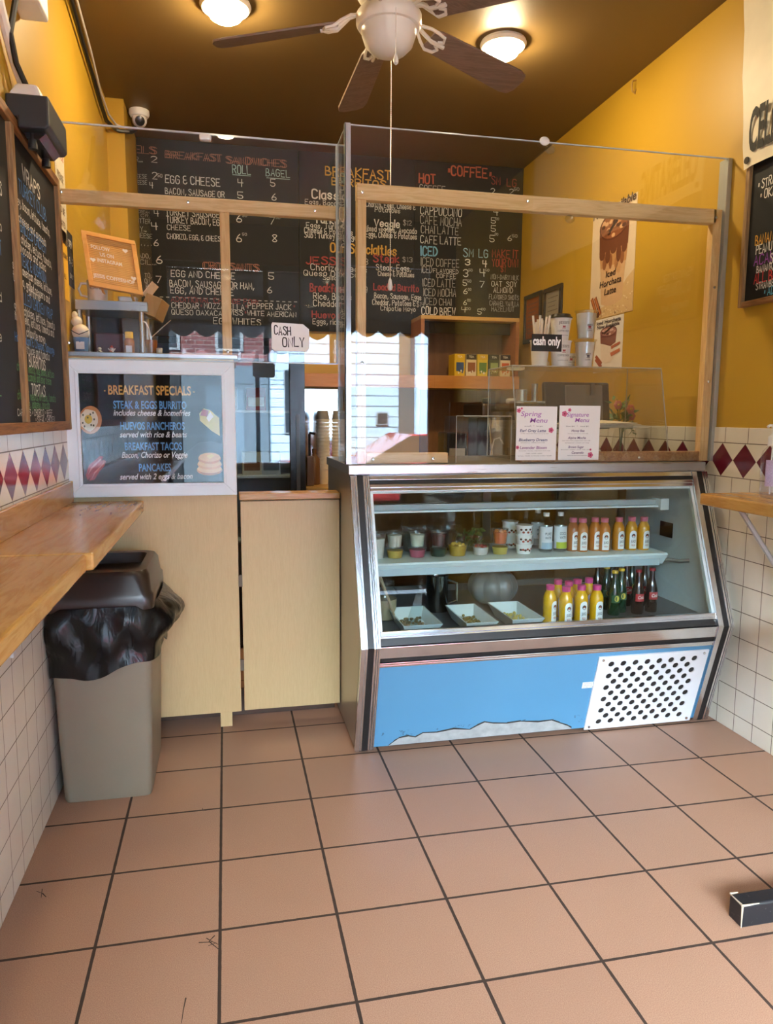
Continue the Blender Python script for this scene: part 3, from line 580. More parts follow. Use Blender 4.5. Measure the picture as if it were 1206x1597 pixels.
# glass door fridge
FRX0, FRX1, FRY, FRH = -.46, .482, 1.72, 1.83
fr = thing('glass_door_fridge', 'black upright glass door fridge behind the gate', 'fridge', (.18, 2.0, 0))
b = MB(); b.box(FRX0, FRY+.05, .02, FRX0+.03, 2.40, FRH); b.box(FRX1-.03, FRY+.05, .02, FRX1, 2.40, FRH); b.box(FRX0, 2.37, .02, FRX1, 2.40, FRH); b.box(FRX0, FRY+.05, FRH-.05, FRX1, 2.40, FRH); b.box(FRX0, FRY+.05, .02, FRX1, 2.40, .30)
b.build('cabinet', M_BLKGLOSS, fr)
MB().box(FRX0+.03, 2.33, .30, FRX1-.03, 2.37, FRH-.05).build('back_liner', plain('fridge_liner', (.55, .60, .64), .5), fr)
b = MB(); b.box(FRX0, FRY, .30, FRX0+.06, FRY+.045, FRH); b.box(FRX1-.085, FRY, .30, FRX1, FRY+.045, FRH); b.box(FRX0, FRY, FRH-.07, FRX1, FRY+.045, FRH); b.box(FRX0, FRY, .30, FRX1, FRY+.045, .40)
dr = b.build('door', M_BLKGLOSS, fr, bev=.004)
MB().box(FRX0+.06, FRY+.015, .40, FRX1-.085, FRY+.025, FRH-.07).build('glass', pane_mat('fridge_glass', (.8, .86, .9), 1.65), dr)
MB().box(FRX1-.05, FRY-.012, .9, FRX1-.03, FRY, 1.35).build('handle', plain('dark_grey', (.05, .05, .055), .3), dr)
for z in (.62, .99, 1.36): MB().box(FRX0+.03, FRY+.08, z, FRX1-.03, 2.33, z+.012).build('shelf', M_WHITE, fr)
k = 0
for (x, z, lb, c1, c2) in ((.05, 1.002, 'cream drinks carton on the fridge shelf, left one', 'CDBFA0', '8C5A34'), (.19, 1.002, 'cream drinks carton on the fridge shelf, second from the left', 'D2C4A8', '7A4A2C'), (.30, 1.002, 'tall pale bottle pack on the fridge shelf beside the door frame', 'B7BDC2', '5B6A78'), (.06, 1.372, 'brown carton on the upper fridge shelf', '8B6B4B', 'C9B9A0'), (.22, 1.372, 'red and white carton on the upper fridge shelf', '9A3A3A', 'D8D0C4')):
    fb = thing('drink_carton', lb, 'carton', (x, 1.95, z), 'cartons in the fridge')
    MB().box(x-.055, 1.88, z, x+.055, 2.05, z+.13).build('carton', ink(c1), fb, bev=.002)
    q = MB(); q.quad((x-.045, 1.879, z+.025), (x+.045, 1.879, z+.025), (x+.045, 1.879, z+.075), (x-.045, 1.879, z+.075)); q.build('printed_panel', ink(c2), fb, fix=False)

# espresso station behind the counter
em = thing('espresso_machine', 'dark espresso machine with group handle on the back counter', 'coffee machine', (1.86, 2.25, .915))
MB().box(1.70, 2.12, .985, 2.06, 2.44, 1.00).build('drip_tray', M_STEEL, em)
MB().box(1.70, 2.28, .93, 2.06, 2.48, 1.34).build('body', plain('dark_bronze_metal', (.06, .045, .035), .3, .7), em, bev=.01)
MB().box(1.66, 2.08, 1.34, 2.08, 2.48, 1.43).build('head', plain('dark_steel', (.16, .14, .12), .28, .9), em, bev=.015)
for x in (1.78, 1.98):
    MB().lathe([(.04, 1.34), (.04, 1.29), (.045, 1.28), (.045, 1.25), (.02, 1.24)], (x, 2.17, 0), 18).build('group_head', M_CHROME, em)
    MB().tube([(x, 2.17, 1.265), (x-.05, 2.08, 1.255), (x-.12, 2.0, 1.24)], [.012, .014, .018], 10).build('portafilter', M_BLACK, em)
MB().tube([(1.70, 2.1, 1.36), (1.69, 2.04, 1.33), (1.69, 2.0, 1.2), (1.70, 1.99, 1.1)], .006, 8).build('steam_wand', M_CHROME, em)
for x in (1.74, 2.0): MB().tube([(x, 2.15, .915), (x, 2.15, .985)], .015, 8).build('leg', M_BLACK, em)
MB().lathe([(.025, 1.43), (.03, 1.44), (.03, 1.46), (.001, 1.465)], (1.70, 2.12, 0), 16, cap=False).build('knob', M_BLACK, em)
tag(MB().lathe([(.055, 0), (.06, .012), (.06, .03), (.05, .036), (.001, .037)], (1.95, 2.25, 1.43), 24, cap=False).build('lid_stack', M_WHITE), 'white round lids lying on top of the espresso machine', 'lids')
gd = thing('coffee_grinder', 'black box grinder on the back counter left of the espresso machine', 'grinder', (1.52, 2.2, .915))
MB().box(1.44, 2.12, .915, 1.575, 2.34, 1.24).build('body', M_BLKGLOSS, gd, bev=.01)
MB().box(1.455, 2.113, 1.03, 1.56, 2.12, 1.14).build('front_plate', plain('grey_plate', (.35, .33, .31), .35), gd)
MB().box(1.46, 2.06, .915, 1.555, 2.12, .96).build('drawer', M_BLACK, gd, bev=.004)
cp = thing('glass_carafe', 'small round glass carafe in front of the espresso machine', 'carafe', (1.66, 2.02, .915))
MB().lathe([(.04, .915), (.055, .94), (.058, .97), (.045, 1.01), (.03, 1.03), (.036, 1.045), (.034, 1.045), (.027, 1.03), (.042, 1.008), (.054, .97), (.05, .943), (.001, .92)], (1.66, 2.02, 0), 24, cap=False).build('bowl', M_CLEAR, cp)
MB().tube([(1.63, 2.02, 1.03), (1.585, 2.01, 1.02), (1.58, 2.01, .96), (1.61, 2.02, .94)], .006, 8).build('handle', M_WHITE, cp)
wire('white_cord', [(1.66, 2.4, .93), (1.70, 2.06, .93), (1.71, 2.04, 1.12), (1.73, 2.04, 1.2), (1.77, 2.05, 1.21), (1.80, 2.06, 1.17)], .005, M_WHITE, 'white looping cord in front of the espresso machine', 'cord')

# ================================================================== LEFT SIDE: ledge, boards, counter
def ledge(label, x0, x1, y0, y1, z, mat, rail=None, bracket=None):
    l = thing('counter_ledge', label, 'counter ledge', (x0, y0, z))
    b = MB(); b.box(x0, y0, z-.045, x1, y1, z); b.build('top', mat, l, bev=.006)
    if rail: MB().box(*rail).build('backsplash', mat, l, bev=.003)
    if bracket:
        for y in bracket[1]:
            s = bracket[0]; xi = x0 if s > 0 else x1
            b = MB(); b.box(xi, y-.015, z-.075, xi+s*.008, y+.015, z-.36) if False else None
            b.tube([(xi+s*.012, y, z-.30), (xi+s*.22, y, z-.05)], .011, 6); b.box(min(xi, xi+s*.008), y-.014, z-.34, max(xi, xi+s*.008), y+.014, z-.047); b.box(min(xi, xi+s*.24), y-.014, z-.052, max(xi, xi+s*.24), y+.014, z-.046)
            b.build('bracket', plain('grey_bracket_paint', (.45, .44, .43), .4), l)
    return l
ledge('honey wood wall ledge at left, farther section reaching the menu sign', XL+.008, -.285, -.528, .645, 1.0, M_LEDGE, (XL+.008, -.528, 1.0, XL+.022, .645, 1.083), (1, (-.25,)))
ledge('honey wood wall ledge at left, nearer section with a seam at its end', XL+.008, -.302, -3.2, -.530, .998, M_LEDGE, (XL+.008, -3.2, .998, XL+.022, -.530, 1.083), (1, (-1.0, -2.3)))
# framed chalkboard of wraps on the left wall (two panels in one frame)
def chalk(label, frame, panels, mats, lines, u, xw, s, name='chalkboard'):
    b = thing(name, label, 'menu board', (xw, frame[0], frame[2]))
    y0, y1, z0, z1, fw = frame; xa, xb = xw, xw + s*.028
    for (ya, yb_) in ((y0, y0+fw), (y1-fw, y1)): MB().box(xa, ya, z0, xb, yb_, z1).build('frame_stile', mats[0], b, bev=.003)
    for (za, zb) in ((z0, z0+fw), (z1-fw, z1)): MB().box(xa, y0+fw, za, xb, y1-fw, zb).build('frame_rail', mats[1], b, bev=.003)
    for y in panels: MB().box(xa, y-fw*.5, z0+fw, xb, y+fw*.5, z1-fw).build('mullion', mats[0], b, bev=.003)
    mb = MB().box(xa, y0+fw*.5, z0+fw*.5, xa+s*.012, y1-fw*.5, z1-fw*.5); idx = {'board': 0}; xf = xw + s*.0135
    for (txt, c, ya, z, yb_, h, wt) in lines:
        ci = idx.setdefault(c, len(idx)); hand(mb, txt, (xf, ya, z), u, (0, 0, 1), h*.74, ci, width=abs(yb_-ya), weight=wt)
    mb.build('slate', [M_BOARD] + [ink(c) for c in idx if c != 'board'], b, fix=False); return b
xp = XL+.014; LN = []
B1, GRN = '4F86C6', '5E9A5E'
for (txt, c, xl, yl, xr, h, wt) in (('WRAPS', WH, 36, 280, 61, .058, .17), ('TURKEY CLUB', B1, 30, 299, 70, .055, .11), ('turkey, bacon, lettuce, tomato,', WH, 18, 308, 75, .036, .12), ('cheese and avocado', WH, 30, 345, 70, .036, .12), ('GRILLED CHICKEN', B1, 32, 360, 70, .048, .11), ('grilled chicken, lettuce, tomato,', WH, 19, 366, 78, .036, .12), ('avocado and salsa', WH, 31, 391, 70, .036, .12),
 ('STEAK & MUSHROOM', B1, 31, 411, 71, .045, .11), ('steak, american cheese, lettuce,', WH, 20, 418, 79, .036, .12), ('tomato, grilled peppers and', WH, 21, 437, 76, .036, .12), ('onions', WH, 46, 460, 62, .036, .12), ('GRILLED CHICKEN WRAP', B1, 29, 469, 81, .045, .11), ('grilled chicken, lettuce, tomato', WH, 23, 483, 84, .036, .12), ('mozzarella, lettuce, tomato and', WH, 24, 498, 83, .036, .12), ('chipotle mayo', WH, 42, 524, 70, .036, .12),
 ('Ham, Salami & Cheese, Sausage', B1, 24, 531, 84, .036, .12), ('lettuce and tomato', WH, 39, 550, 77, .036, .12), ('BURRITOS', WH, 46, 571, 71, .046, .15), ('choice of meats, rice, beans, lettuce', GRN, 27, 577, 84, .036, .1), ('guacamole and sour cream', GRN, 39, 593, 80, .036, .1), ('TORTAS', WH, 50, 616, 71, .046, .15), ('choice of meats, lettuce, tomato', GRN, 28, 622, 87, .036, .1), ('cheese, jalapeno, avocado', GRN, 35, 636, 78, .036, .1), ('CARNITAS * CHORIZO * BEEF', WH, 28, 648, 82, .026, .14), ('* STEAK * CHICKEN', WH, 56, 659, 86, .026, .14)):
    a = at(xl, yl, 'x', xp); e = at(xr, yl, 'x', xp); LN.append((txt, c, a.y, a.z, e.y, h, wt))
for (txt, c, yl, h) in (('SALADS', WH, 310, .05), ('lettuce, tomato, avocado', WH, 365, .036), ('MELT', B1, 402, .05), ('onion, olives and', WH, 474, .036), ('with chipotle', WH, 535, .036), ('choice of dressings -', GRN, 625, .036)):
    a = at(8, yl, 'x', xp); LN.append((txt, c, a.y-.025*len(txt)-.03, a.z, a.y-.03, h, .12))
chalk('wood framed chalkboard of wraps, burritos and tortas on the left wall', (-.95, .645, 1.285, 2.215, .032), (.005,), (M_OLDZ, M_OLDY), LN, (0, 1, 0), XL, 1)
# notices taped to the left wall behind the plexiglass
def notice(name, label, y0, y1, z0, z1, c, lines=(), tilt=0.0, cat='notice', wall=XL, s=1, u=(0, 1, 0)):
    n = thing(name, label, cat, (wall, y0, z0)); x = wall + s*.002
    MB().add([(wall+s*.0008, y0, z0), (wall+s*.0008, y1, z0+tilt), (wall+s*.0008, y1, z1+tilt), (wall+s*.0008, y0, z1), (x, y0, z0), (x, y1, z0+tilt), (x, y1, z1+tilt), (x, y0, z1)], [(0,1,2,3),(4,5,6,7),(0,1,5,4),(1,2,6,5),(2,3,7,6),(3,0,4,7)]).build('sheet', ink(c), n)
    mb = MB(); idx = {}
    for (txt, cc, fy, fz, fw, h) in lines:
        ci = idx.setdefault(cc, len(idx)); L = y1-y0
        ya = (y0 + fy*L) if u[1] > 0 else (y1 - fy*L)
        printed(mb, txt, (x+s*.0008, ya, z0+fz*(z1-z0)), u, (0, 0, 1), h, ci, width=fw*L, bold=.01)
    if lines: mb.build('print', [ink(c) for c in idx], n, fix=False)
    return n
notice('wall_notice', 'cream paper notice with red heading on the left wall, topmost', .71, .885, 2.02, 2.40, 'D8CDB6', (('NOTICE', 'B0382E', .1, .85, .8, .03), ('PLEASE', '6A5A48', .2, .62, .6, .03), ('WAIT HERE', '6A5A48', .12, .45, .76, .025), ('TO BE', '6A5A48', .2, .3, .6, .025), ('SEATED', '6A5A48', .2, .16, .6, .025)))
notice('wall_notice', 'yellow paper notice with black lines on the left wall', .745, .865, 1.80, 2.07, 'E3AE2A', (('FIRST AID', '2A2016', .08, .8, .84, .022), ('CHOKING', '2A2016', .08, .6, .84, .02), ('CALL', '2A2016', .08, .3, .5, .02)))
notice('wall_notice', 'black card with white writing on the left wall beside the yellow notice', .87, .985, 1.87, 2.09, '1B1A19', (('OPEN', WH, .2, .72, .6, .03), ('9 - 5', WH, .2, .4, .6, .03), ('DAILY', WH, .2, .15, .6, .02)))

# tall counter at left, gate, white framed special board
lc = thing('service_counter', 'tall maple laminate counter behind the framed specials sign', 'counter', (-.25, .9, 0))
YC = .68
MB().box(XL+.01, YC, .065, .085, YC+.025, 1.02).build('front_panel', M_LAM, lc, bev=.002)
b = MB(); b.box(XL+.01, YC+.025, .065, XL+.03, 1.25, 1.55); b.box(.065, YC+.025, .065, .085, 1.25, 1.55); b.box(XL+.01, YC+.002, 1.02, .085, YC+.02, 1.55); b.build('carcass', M_LAM, lc)
MB().box(XL+.005, YC-.003, 1.570, .10, 1.26, 1.588).build('worktop', M_STEEL, lc, bev=.003)
MB().box(XL+.012, YC+.005, 1.55, .083, 1.25, 1.570).build('trim_strip', M_PINE, lc)
MB().box(-.005, YC+.005, 0, .045, YC+.05, .065).build('foot', M_LAM, lc)
MB().box(-.53, YC+.005, 0, -.48, YC+.05, .065).build('foot', M_LAM, lc)
structure(MB().box(XL+.01, .80, 0, .51, .82, .12).build('baseboard_back', plain('dark_brown_kickboard', (.06, .03, .018), .5)))
gt = thing('counter_gate', 'maple laminate swing gate with honey wood top beside the display case', 'gate', (.3, .69, .07))
MB().box(.098, YC, .068, .518, YC+.022, .985).build('panel', M_LAM, gt, bev=.002)
MB().box(.094, YC-.012, .99, .519, YC+.10, 1.017).build('top_board', M_LEDGEX, gt, bev=.003)
MB().box(.105, YC+.022, .95, .515, YC+.06, .99).build('top_batten', M_LAM, gt)
for z in (.62, .25): 
    MB().box(.084, YC-.006, z, .100, YC+.002, z+.05).build('hinge', plain('dull_hinge', (.12, .09, .06), .5, .6), gt)
# specials sign
fs = thing('specials_sign', 'white framed breakfast specials sign mounted on the front of the left counter', 'framed sign', (-.24, YC-.02, 1.02))
x0, x1, z0, z1, y0, y1, fw = -.565, .085, 1.016, 1.555, YC-.034, YC-.009, .050
def mitre(nm, i, o, ya, yb, bv):
    for k, poly in enumerate(([(x0+i, z0+i), (x1-i, z0+i), (x1-o, z0+o), (x0+o, z0+o)], [(x1-i, z0+i), (x1-i, z1-i), (x1-o, z1-o), (x1-o, z0+o)], [(x1-i, z1-i), (x0+i, z1-i), (x0+o, z1-o), (x1-o, z1-o)], [(x0+i, z1-i), (x0+i, z0+i), (x0+o, z0+o), (x0+o, z1-o)])):
        MB().ext(poly, 'y', ya, yb).build(nm + ('_rail' if k % 2 == 0 else '_stile'), M_WHITEPAINT, fs, bev=bv)
mitre('frame', 0, fw, y0, y1, .0025)
mitre('moulding', .040, .053, y0-.004, y0+.01, .002)
yp = YC-.018
MB().box(x0+fw-.005, yp, z0+fw-.005, x1-fw+.005, yp+.008, z1-fw+.005).build('poster', plain('poster_black', (.007, .007, .009), .75, Specular_IOR_Level=.1), fs)
mb = MB(); PC = {}
def pcol(c): return PC.setdefault(c, len(PC))
def ppt(px, py, dy=.001): p = at(px, py, 'y', yp); p.y -= dy; return p
def ptext(txt, xa, xb, yb, h, c, bold, shear=0):
    a, e = ppt(xa, yb), ppt(xb, yb); printed(mb, txt, a, (1, 0, 0), (0, 0, 1), h*.00272, pcol(c), width=e.x-a.x, bold=bold, shear=shear)
ptext('BREAKFAST SPECIALS', 169, 298, 615, 13, 'E0A850', .022); ptext('.', 162, 165, 610, 8, 'E0A850', .03); ptext('.', 301, 304, 612, 8, 'E0A850', .03)
for (tx, a, e, y_) in (('STEAK & EGGS BURRITO', 177, 291, 637), ('HUEVOS RANCHEROS', 188, 288, 670), ('BREAKFAST TACOS', 195, 284, 702), ('PANCAKES', 217, 267, 735)): ptext(tx, a, e, y_, 11, '5D9CD0', .022)
for (tx, a, e, y_) in (('includes cheese & homefries', 177, 296, 648), ('served with rice & beans', 187, 291, 682), ('Bacon, Chorizo or Veggie', 190, 292, 714), ('served with 2 eggs & bacon', 187, 300, 748)): ptext(tx, a, e, y_, 8.5, 'E6E6E2', .016, .22)
def blob(pts, c, dy=.0008): mb.poly3([ppt(a, b_, dy) for a, b_ in pts], pcol(c))
def oval(cx_, cy_, rx, ry, c, dy=.0008, n=20, wob=0.0): blob([(cx_+rx*math.cos(2*PI*k/n)*(1+wob*math.sin(3*k)), cy_+ry*math.sin(2*PI*k/n)*(1+wob*math.cos(5*k))) for k in range(n)], c, dy)
oval(141, 655, 18, 22, 'C98A4E', .0006); oval(139, 655, 14, 17, 'EFE6C8', .0010, 22, .07); oval(138, 654, 6, 7, 'D9B43A', .0014)
for k in range(9): oval(138+9*math.cos(k*2.3), 654+11*math.sin(k*1.7), 1.3, 1.8, '3E4A22', .0018, 8)
for dx in (0, 9):
    blob([(134+dx*.6, 741+dx), (139+dx*.6, 725+dx*.8), (148+dx*.5, 718+dx*.5), (156+dx*.6, 711+dx*.7), (161+dx*.5, 712+dx*.8), (158+dx*.5, 720+dx*.8), (150+dx*.5, 729+dx*.8), (143+dx*.5, 741+dx*.8), (137+dx*.5, 749)], 'A8323A', .0008+dx*.00004)
    blob([(137+dx*.6, 741+dx*.9), (142+dx*.6, 729+dx*.8), (157+dx*.5, 715+dx*.7), (158+dx*.5, 717+dx*.7), (144+dx*.5, 731+dx*.8)], 'D98A84', .0014)
blob([(311, 645), (318, 637), (328, 640), (342, 652), (343, 680), (330, 672), (312, 656)], 'D8C65A'); blob([(312, 648), (316, 638), (326, 640), (324, 650)], 'A23A2A', .0012); blob([(322, 652), (328, 642), (333, 650), (326, 658)], 'EDE7D0', .0014)
blob([(286, 728), (292, 704), (310, 690), (330, 688), (346, 692), (346, 750), (300, 750)], '24262B', .0005)
for k in range(3): oval(327, 733-9*k, 20-1.2*k, 8.5, ('C07A2E', 'E2A04A', 'D9923C')[k], .0008+.0004*k); oval(327, 731-9*k, 19-1.2*k, 7, 'EDBA6A', .001+.0004*k)
blob([(322, 711), (330, 707), (335, 711), (327, 716)], 'F2D26A', .0026)
mb.build('print', [ink(c) for c in PC], fs, fix=False)
MB().box(x0+fw-.005, YC-.027, z0+fw-.005, x1-fw+.005, YC-.023, z1-fw+.005).build('glass', pane_mat('poster_glass', (.96, .97, .98)), fs)

# things on the steel counter
ZS = 1.588
rs = thing('shelf_riser', 'small steel shelf riser standing on the left steel counter', 'shelf riser', (-.41, .98, ZS))
b = MB(); b.box(XL+.015, .90, 1.778, -.268, 1.16, 1.818); b.build('shelf', M_STEEL, rs, bev=.003); MB().box(XL+.025, 1.150, ZS+.002, -.280, 1.156, 1.778).build('added_dark_panel', plain('darkening_sheet', (.03, .03, .033), .12), rs)  # dark sheet at the back added so the space under the riser looks dark
for (x, y) in ((-.545, .92), (-.295, .92), (-.545, 1.14), (-.295, 1.14)): MB().tube([(x, y, ZS), (x, y, 1.78)], .011, 12).build('leg', M_STEELZ, rs)
lb = thing('letter_board', 'orange letter board with white letters leaning on the steel riser', 'letter board', (-.39, .95, 1.84))
A, B_, Cc, D = [Vector(p) for p in ((-.497, .905, 1.878), (-.285, .925, 1.848), (-.318, .985, 2.085), (-.530, .965, 2.112))]
U_ = (B_-A).normalized(); V_ = (D-A).normalized(); N_ = U_.cross(V_).normalized(); Wd, Ht = (B_-A).length, (D-A).length
def lbp(u, v, n=0): return A + U_*u + V_*v + N_*n
R4 = Matrix((U_, V_, N_)).transposed().to_4x4()
b = MB(); f_ = .018
for (ua, va, ub, vb) in ((0, 0, Wd, f_), (0, Ht-f_, Wd, Ht), (0, f_, f_, Ht-f_), (Wd-f_, f_, Wd, Ht-f_)):
    b.obox(Matrix.Translation(lbp((ua+ub)/2, (va+vb)/2, -.006)) @ R4, ub-ua, vb-va, .018)
M_LTR = wood('orange_letter_board_wood', 'E0A04E', 'EDB468', 'x', 1, .5, 8, .3)
b.build('frame', M_LTR, lb, bev=.0015)
b = MB()
for k in range(26):
    v_ = f_ + (Ht-2*f_)*(k+.5)/26; b.obox(Matrix.Translation(lbp(Wd/2, v_, -.008)) @ R4, Wd-2*f_, (Ht-2*f_)/26*.82, .008)
b.obox(Matrix.Translation(lbp(Wd/2, Ht/2, -.013)) @ R4, Wd-2*f_, Ht-2*f_, .004)
b.build('grooved_felt', plain('orange_felt', (.74, .42, .13), .8), lb)
b = MB()
for (tx, u0, v0, wd) in (('FOLLOW', .030, .170, .075), ('US ON', .062, .142, .055), ('INSTAGRAM', .048, .114, .098), ('JESSIS COFFEESHOP', .022, .042, .165)):
    printed(b, tx, lbp(u0, v0, .0006), U_, V_, .016, 0, width=wd, bold=.02)
for (u0, v0) in ((.168, .188), (.030, .118), (.186, .068)):
    hp = [lbp(u0+.011*(16*math.sin(a_)**3)/16, v0+.011*(13*math.cos(a_)-5*math.cos(2*a_)-2*math.cos(3*a_)-math.cos(4*a_))/16, .001) for a_ in [2*PI*k/24 for k in range(24)]]; b.poly3(hp)
b.build('letters', plain('white_letters', (.85, .80, .70), .5), lb, fix=False)
b = MB(); b.tube([lbp(.05, 0, -.01), (-.44, .99, 1.818)], .006, 6); b.tube([lbp(Wd-.05, .01, -.01), (-.33, 1.02, 1.818)], .006, 6); b.build('stand', M_LTR, lb)
mg = thing('mug', 'cream stoneware mug on the left end of the steel riser', 'mug', (-.475, .95, 1.818))
MB().lathe([(.036, 1.818), (.040, 1.822), (.042, 1.905), (.040, 1.907), (.037, 1.90), (.036, 1.83), (.001, 1.826)], (-.475, .965, 0), 28, cap=False).build('body', plain('cream_stoneware', (.62, .55, .46), .4), mg)
MB().tube([(-.515, .96, 1.892), (-.538, .955, 1.892), (-.548, .953, 1.868), (-.538, .955, 1.842), (-.515, .96, 1.838)], .0055, 8).build('handle', plain('cream_stoneware', (.62, .55, .46), .4), mg)
b = MB(); printed(b, 'CAFE', (-.475, .9215, 1.865), (1, 0, 0), (0, 0, 1), .014, 0, center=True); b.build('print', ink('6E6258'), mg, fix=False)
bx = thing('cardboard_box', 'small open kraft box hanging off the right end of the riser', 'box', (-.27, 1.0, 1.79))
Rb = Matrix.Translation((-.245, .99, 1.805)) @ Matrix.Rotation(math.radians(22), 4, 'Y') @ Matrix.Rotation(math.radians(-12), 4, 'Z')
MB().obox(Rb, .07, .12, .085).build('body', plain('kraft_card', (.46, .27, .10), .7), bx, bev=.002)
MB().obox(Rb @ Matrix.Translation((-.038, -.02, .062)) @ Matrix.Rotation(.3, 4, 'Y'), .004, .09, .07).build('flap', plain('pale_card', (.72, .58, .42), .7), bx)
tag(MB().frustum((-.36, 1.03, 1.818), .07, .05, .08, .06, .035).build('small_tin', M_STEELZ, bev=.004), 'small metal tin behind the letter board on the riser', 'tin')
hn = thing('honey_bottle', 'small honey bottle with yellow cap on the steel counter', 'bottle', (-.343, .89, ZS))
MB().lathe([(.019, ZS), (.021, ZS+.003), (.021, ZS+.062), (.014, ZS+.074), (.001, ZS+.076)], (-.343, .87, 0), 20, cap=False).build('honey', plain('honey_amber', (.30, .10, .015), .12), hn)
MB().lathe([(.0165, ZS+.073), (.0165, ZS+.098), (.015, ZS+.1), (.001, ZS+.1)], (-.343, .87, 0), 18, cap=False).build('cap', ink('E2B21C'), hn)
MB().box(-.355, .8475, ZS+.012, -.331, .849, ZS+.042).build('label', M_PAPER, hn)
ig = thing('iced_drink', 'clear cup of amber iced drink with white bent straw on steel counter', 'iced drink', (-.25, .89, ZS))
MB().lathe([(.0265, ZS+.068), (.028, ZS+.085), (.0275, ZS+.085), (.026, ZS+.068)], (-.255, .87, 0), 22, cap=False).build('cup', M_CLEAR, ig)
MB().lathe([(.001, ZS), (.0215, ZS), (.0265, ZS+.068), (.001, ZS+.07)], (-.255, .87, 0), 22, cap=False).build('drink', plain('amber_tea', (.26, .075, .015), .15), ig)
MB().tube([(-.25, .87, ZS+.03), (-.262, .865, ZS+.115), (-.275, .862, ZS+.14), (-.285, .86, ZS+.143)], .0032, 8).build('straw', M_WHITE, ig)
MB().tube([(-.252, .865, ZS+.08), (-.20, .85, ZS+.125), (-.17, .84, ZS+.15)], .0016, 6).build('stirrer', plain('wood_stirrer', (.6, .45, .3), .6), ig)
tag(MB().lathe([(.011, ZS), (.013, ZS+.035), (.012, ZS+.035), (.0105, ZS+.003), (.001, ZS+.003)], (-.222, .86, 0), 16, cap=False).build('paper_portion_cup', M_CUPW), 'tiny paper portion cup beside the iced drink', 'cup')
fg = thing('novelty_cup', 'blue paper cup holding a plump cream figure on the steel counter', 'figurine', (-.53, .86, ZS))
MB().lathe([(.024, ZS), (.032, ZS+.07), (.030, ZS+.07), (.001, ZS+.068)], (-.532, .86, 0), 24, cap=False).build('cup', ink('5C7FA8'), fg)
b = MB(); b.box(-.547, .8305, ZS+.022, -.515, .832, ZS+.052); b.build('label', M_PAPER, fg)
b = MB(); b.sphere((-.532, .86, ZS+.092), .035, sz=.95, n=20, k=12); b.sphere((-.545, .862, ZS+.135), .022, n=14, k=8); b.sphere((-.552, .862, ZS+.16), .012, sz=1.4, n=12, k=8)
b.build('figure', plain('cream_vinyl', (.80, .70, .52), .4), fg)
b = MB(); b.tube([(-.566, .842, ZS+.098), (-.55, .828, ZS+.088), (-.532, .8245, ZS+.08), (-.514, .828, ZS+.088), (-.498, .842, ZS+.098)], .0018, 6); b.build('strap', M_BLACK, fg)
for (x, c1, c2, lb_) in ((-.457, 'E6E0D6', '22201F', 'tiny black and white figurine on the steel counter'), (-.410, 'E6DCCC', 'B0402C', 'tiny white figurine with red sash and raised arms on counter')):
    f1 = thing('figurine', lb_, 'figurine', (x, .84, ZS), 'tiny figurines')
    b = MB(); b.lathe([(.010, ZS), (.009, ZS+.012), (.005, ZS+.02), (.001, ZS+.022)], (x, .84, 0), 12, cap=False); b.sphere((x, .84, ZS+.026), .0075, n=12, k=8)
    for s in (-1, 1): b.tube([(x+s*.005, .84, ZS+.016), (x+s*.014, .838, ZS+(.008 if c2 == '22201F' else .028))], .0028, 6)
    b.build('body', ink(c1), f1)
    b = MB(); b.tube([(x-.008, .832, ZS+.018), (x+.008, .831, ZS+.008)], .002, 6); b.sphere((x, .842, ZS+.029), .0078, n=10, k=6) if c2 == '22201F' else b.lathe([(.011, ZS+.031), (.004, ZS+.034), (.003, ZS+.04)], (x, .84, 0), 10); b.build('garment', ink(c2), f1)
tag(MB().box(-.50, .98, ZS, -.38, 1.12, ZS+.105).build('lunch_box', plain('maroon_box', (.10, .03, .035), .35), bev=.006), 'dark maroon box standing under the steel riser', 'box')

# ================================================================== PLEXIGLASS SCREENS
YL, YR, ZT = .672, .45, 2.43
def screen(label, x0, x1, y, z0, z1, hatch=None): 
    s = thing('plexiglass_screen', label, 'screen', ((x0+x1)/2, y, z0))
    b = MB()
    if hatch: hx0, hx1, hz = hatch; b.ext([(x0, z0), (hx0, z0), (hx0, hz), (hx1, hz), (hx1, z0), (x1, z0), (x1, z1), (x0, z1)], 'y', y-.003, y+.003)
    else: b.box(x0, y-.003, z0, x1, y+.003, z1)
    b.build('pane', M_GLASS, s)
    return s
def screw(par, x, y, z): MB().lathe([(.001, -.0045), (.005, -.0035), (.0065, -.0005), (.0065, 0)], (x, y, z), 12, axis='y', cap=False).build('screw', M_CHROME, par)
s1 = screen('left plexiglass screen on pine rails above the service counter', XL+.012, .512, YL, 1.560, 2.43)
MB().box(XL+.012, YL-.0035, 2.428, .512, YL+.0035, 2.434).build('top_edge', M_GLASSEDGE, s1); MB().box(.506, YL-.0045, 1.560, .514, YL+.0045, 2.434).build('side_edge', M_GLASSEDGE, s1)
MB().box(XL+.012, YL-.0035, 1.557, .512, YL+.0035, 1.561).build('bottom_edge', M_GLASSEDGE, s1)
MB().box(XL+.005, YL+.004, 2.145, .515, YL+.042, 2.195).build('top_rail', M_PINE, s1, bev=.003)
MB().box(.040, YL+.004, ZS, .078, YL+.042, 2.145).build('post', M_PINEZ, s1, bev=.003)
MB().box(XL+.001, YL+.004, ZS, XL+.013, YL+.042, 2.145).build('wall_stile', M_PINEZ, s1, bev=.003)
for (x, z) in ((-.545, 2.18), (-.08, 2.172), (.42, 2.17), (.06, 1.60), (-.545, 1.62)): screw(s1, x, YL-.003, z)
b = MB().box(-.03, YL-.016, 2.405, .015, YL+.012, 2.428); b.build('clip', plain('clear_clip', (.75, .78, .8), .1), s1, bev=.006)
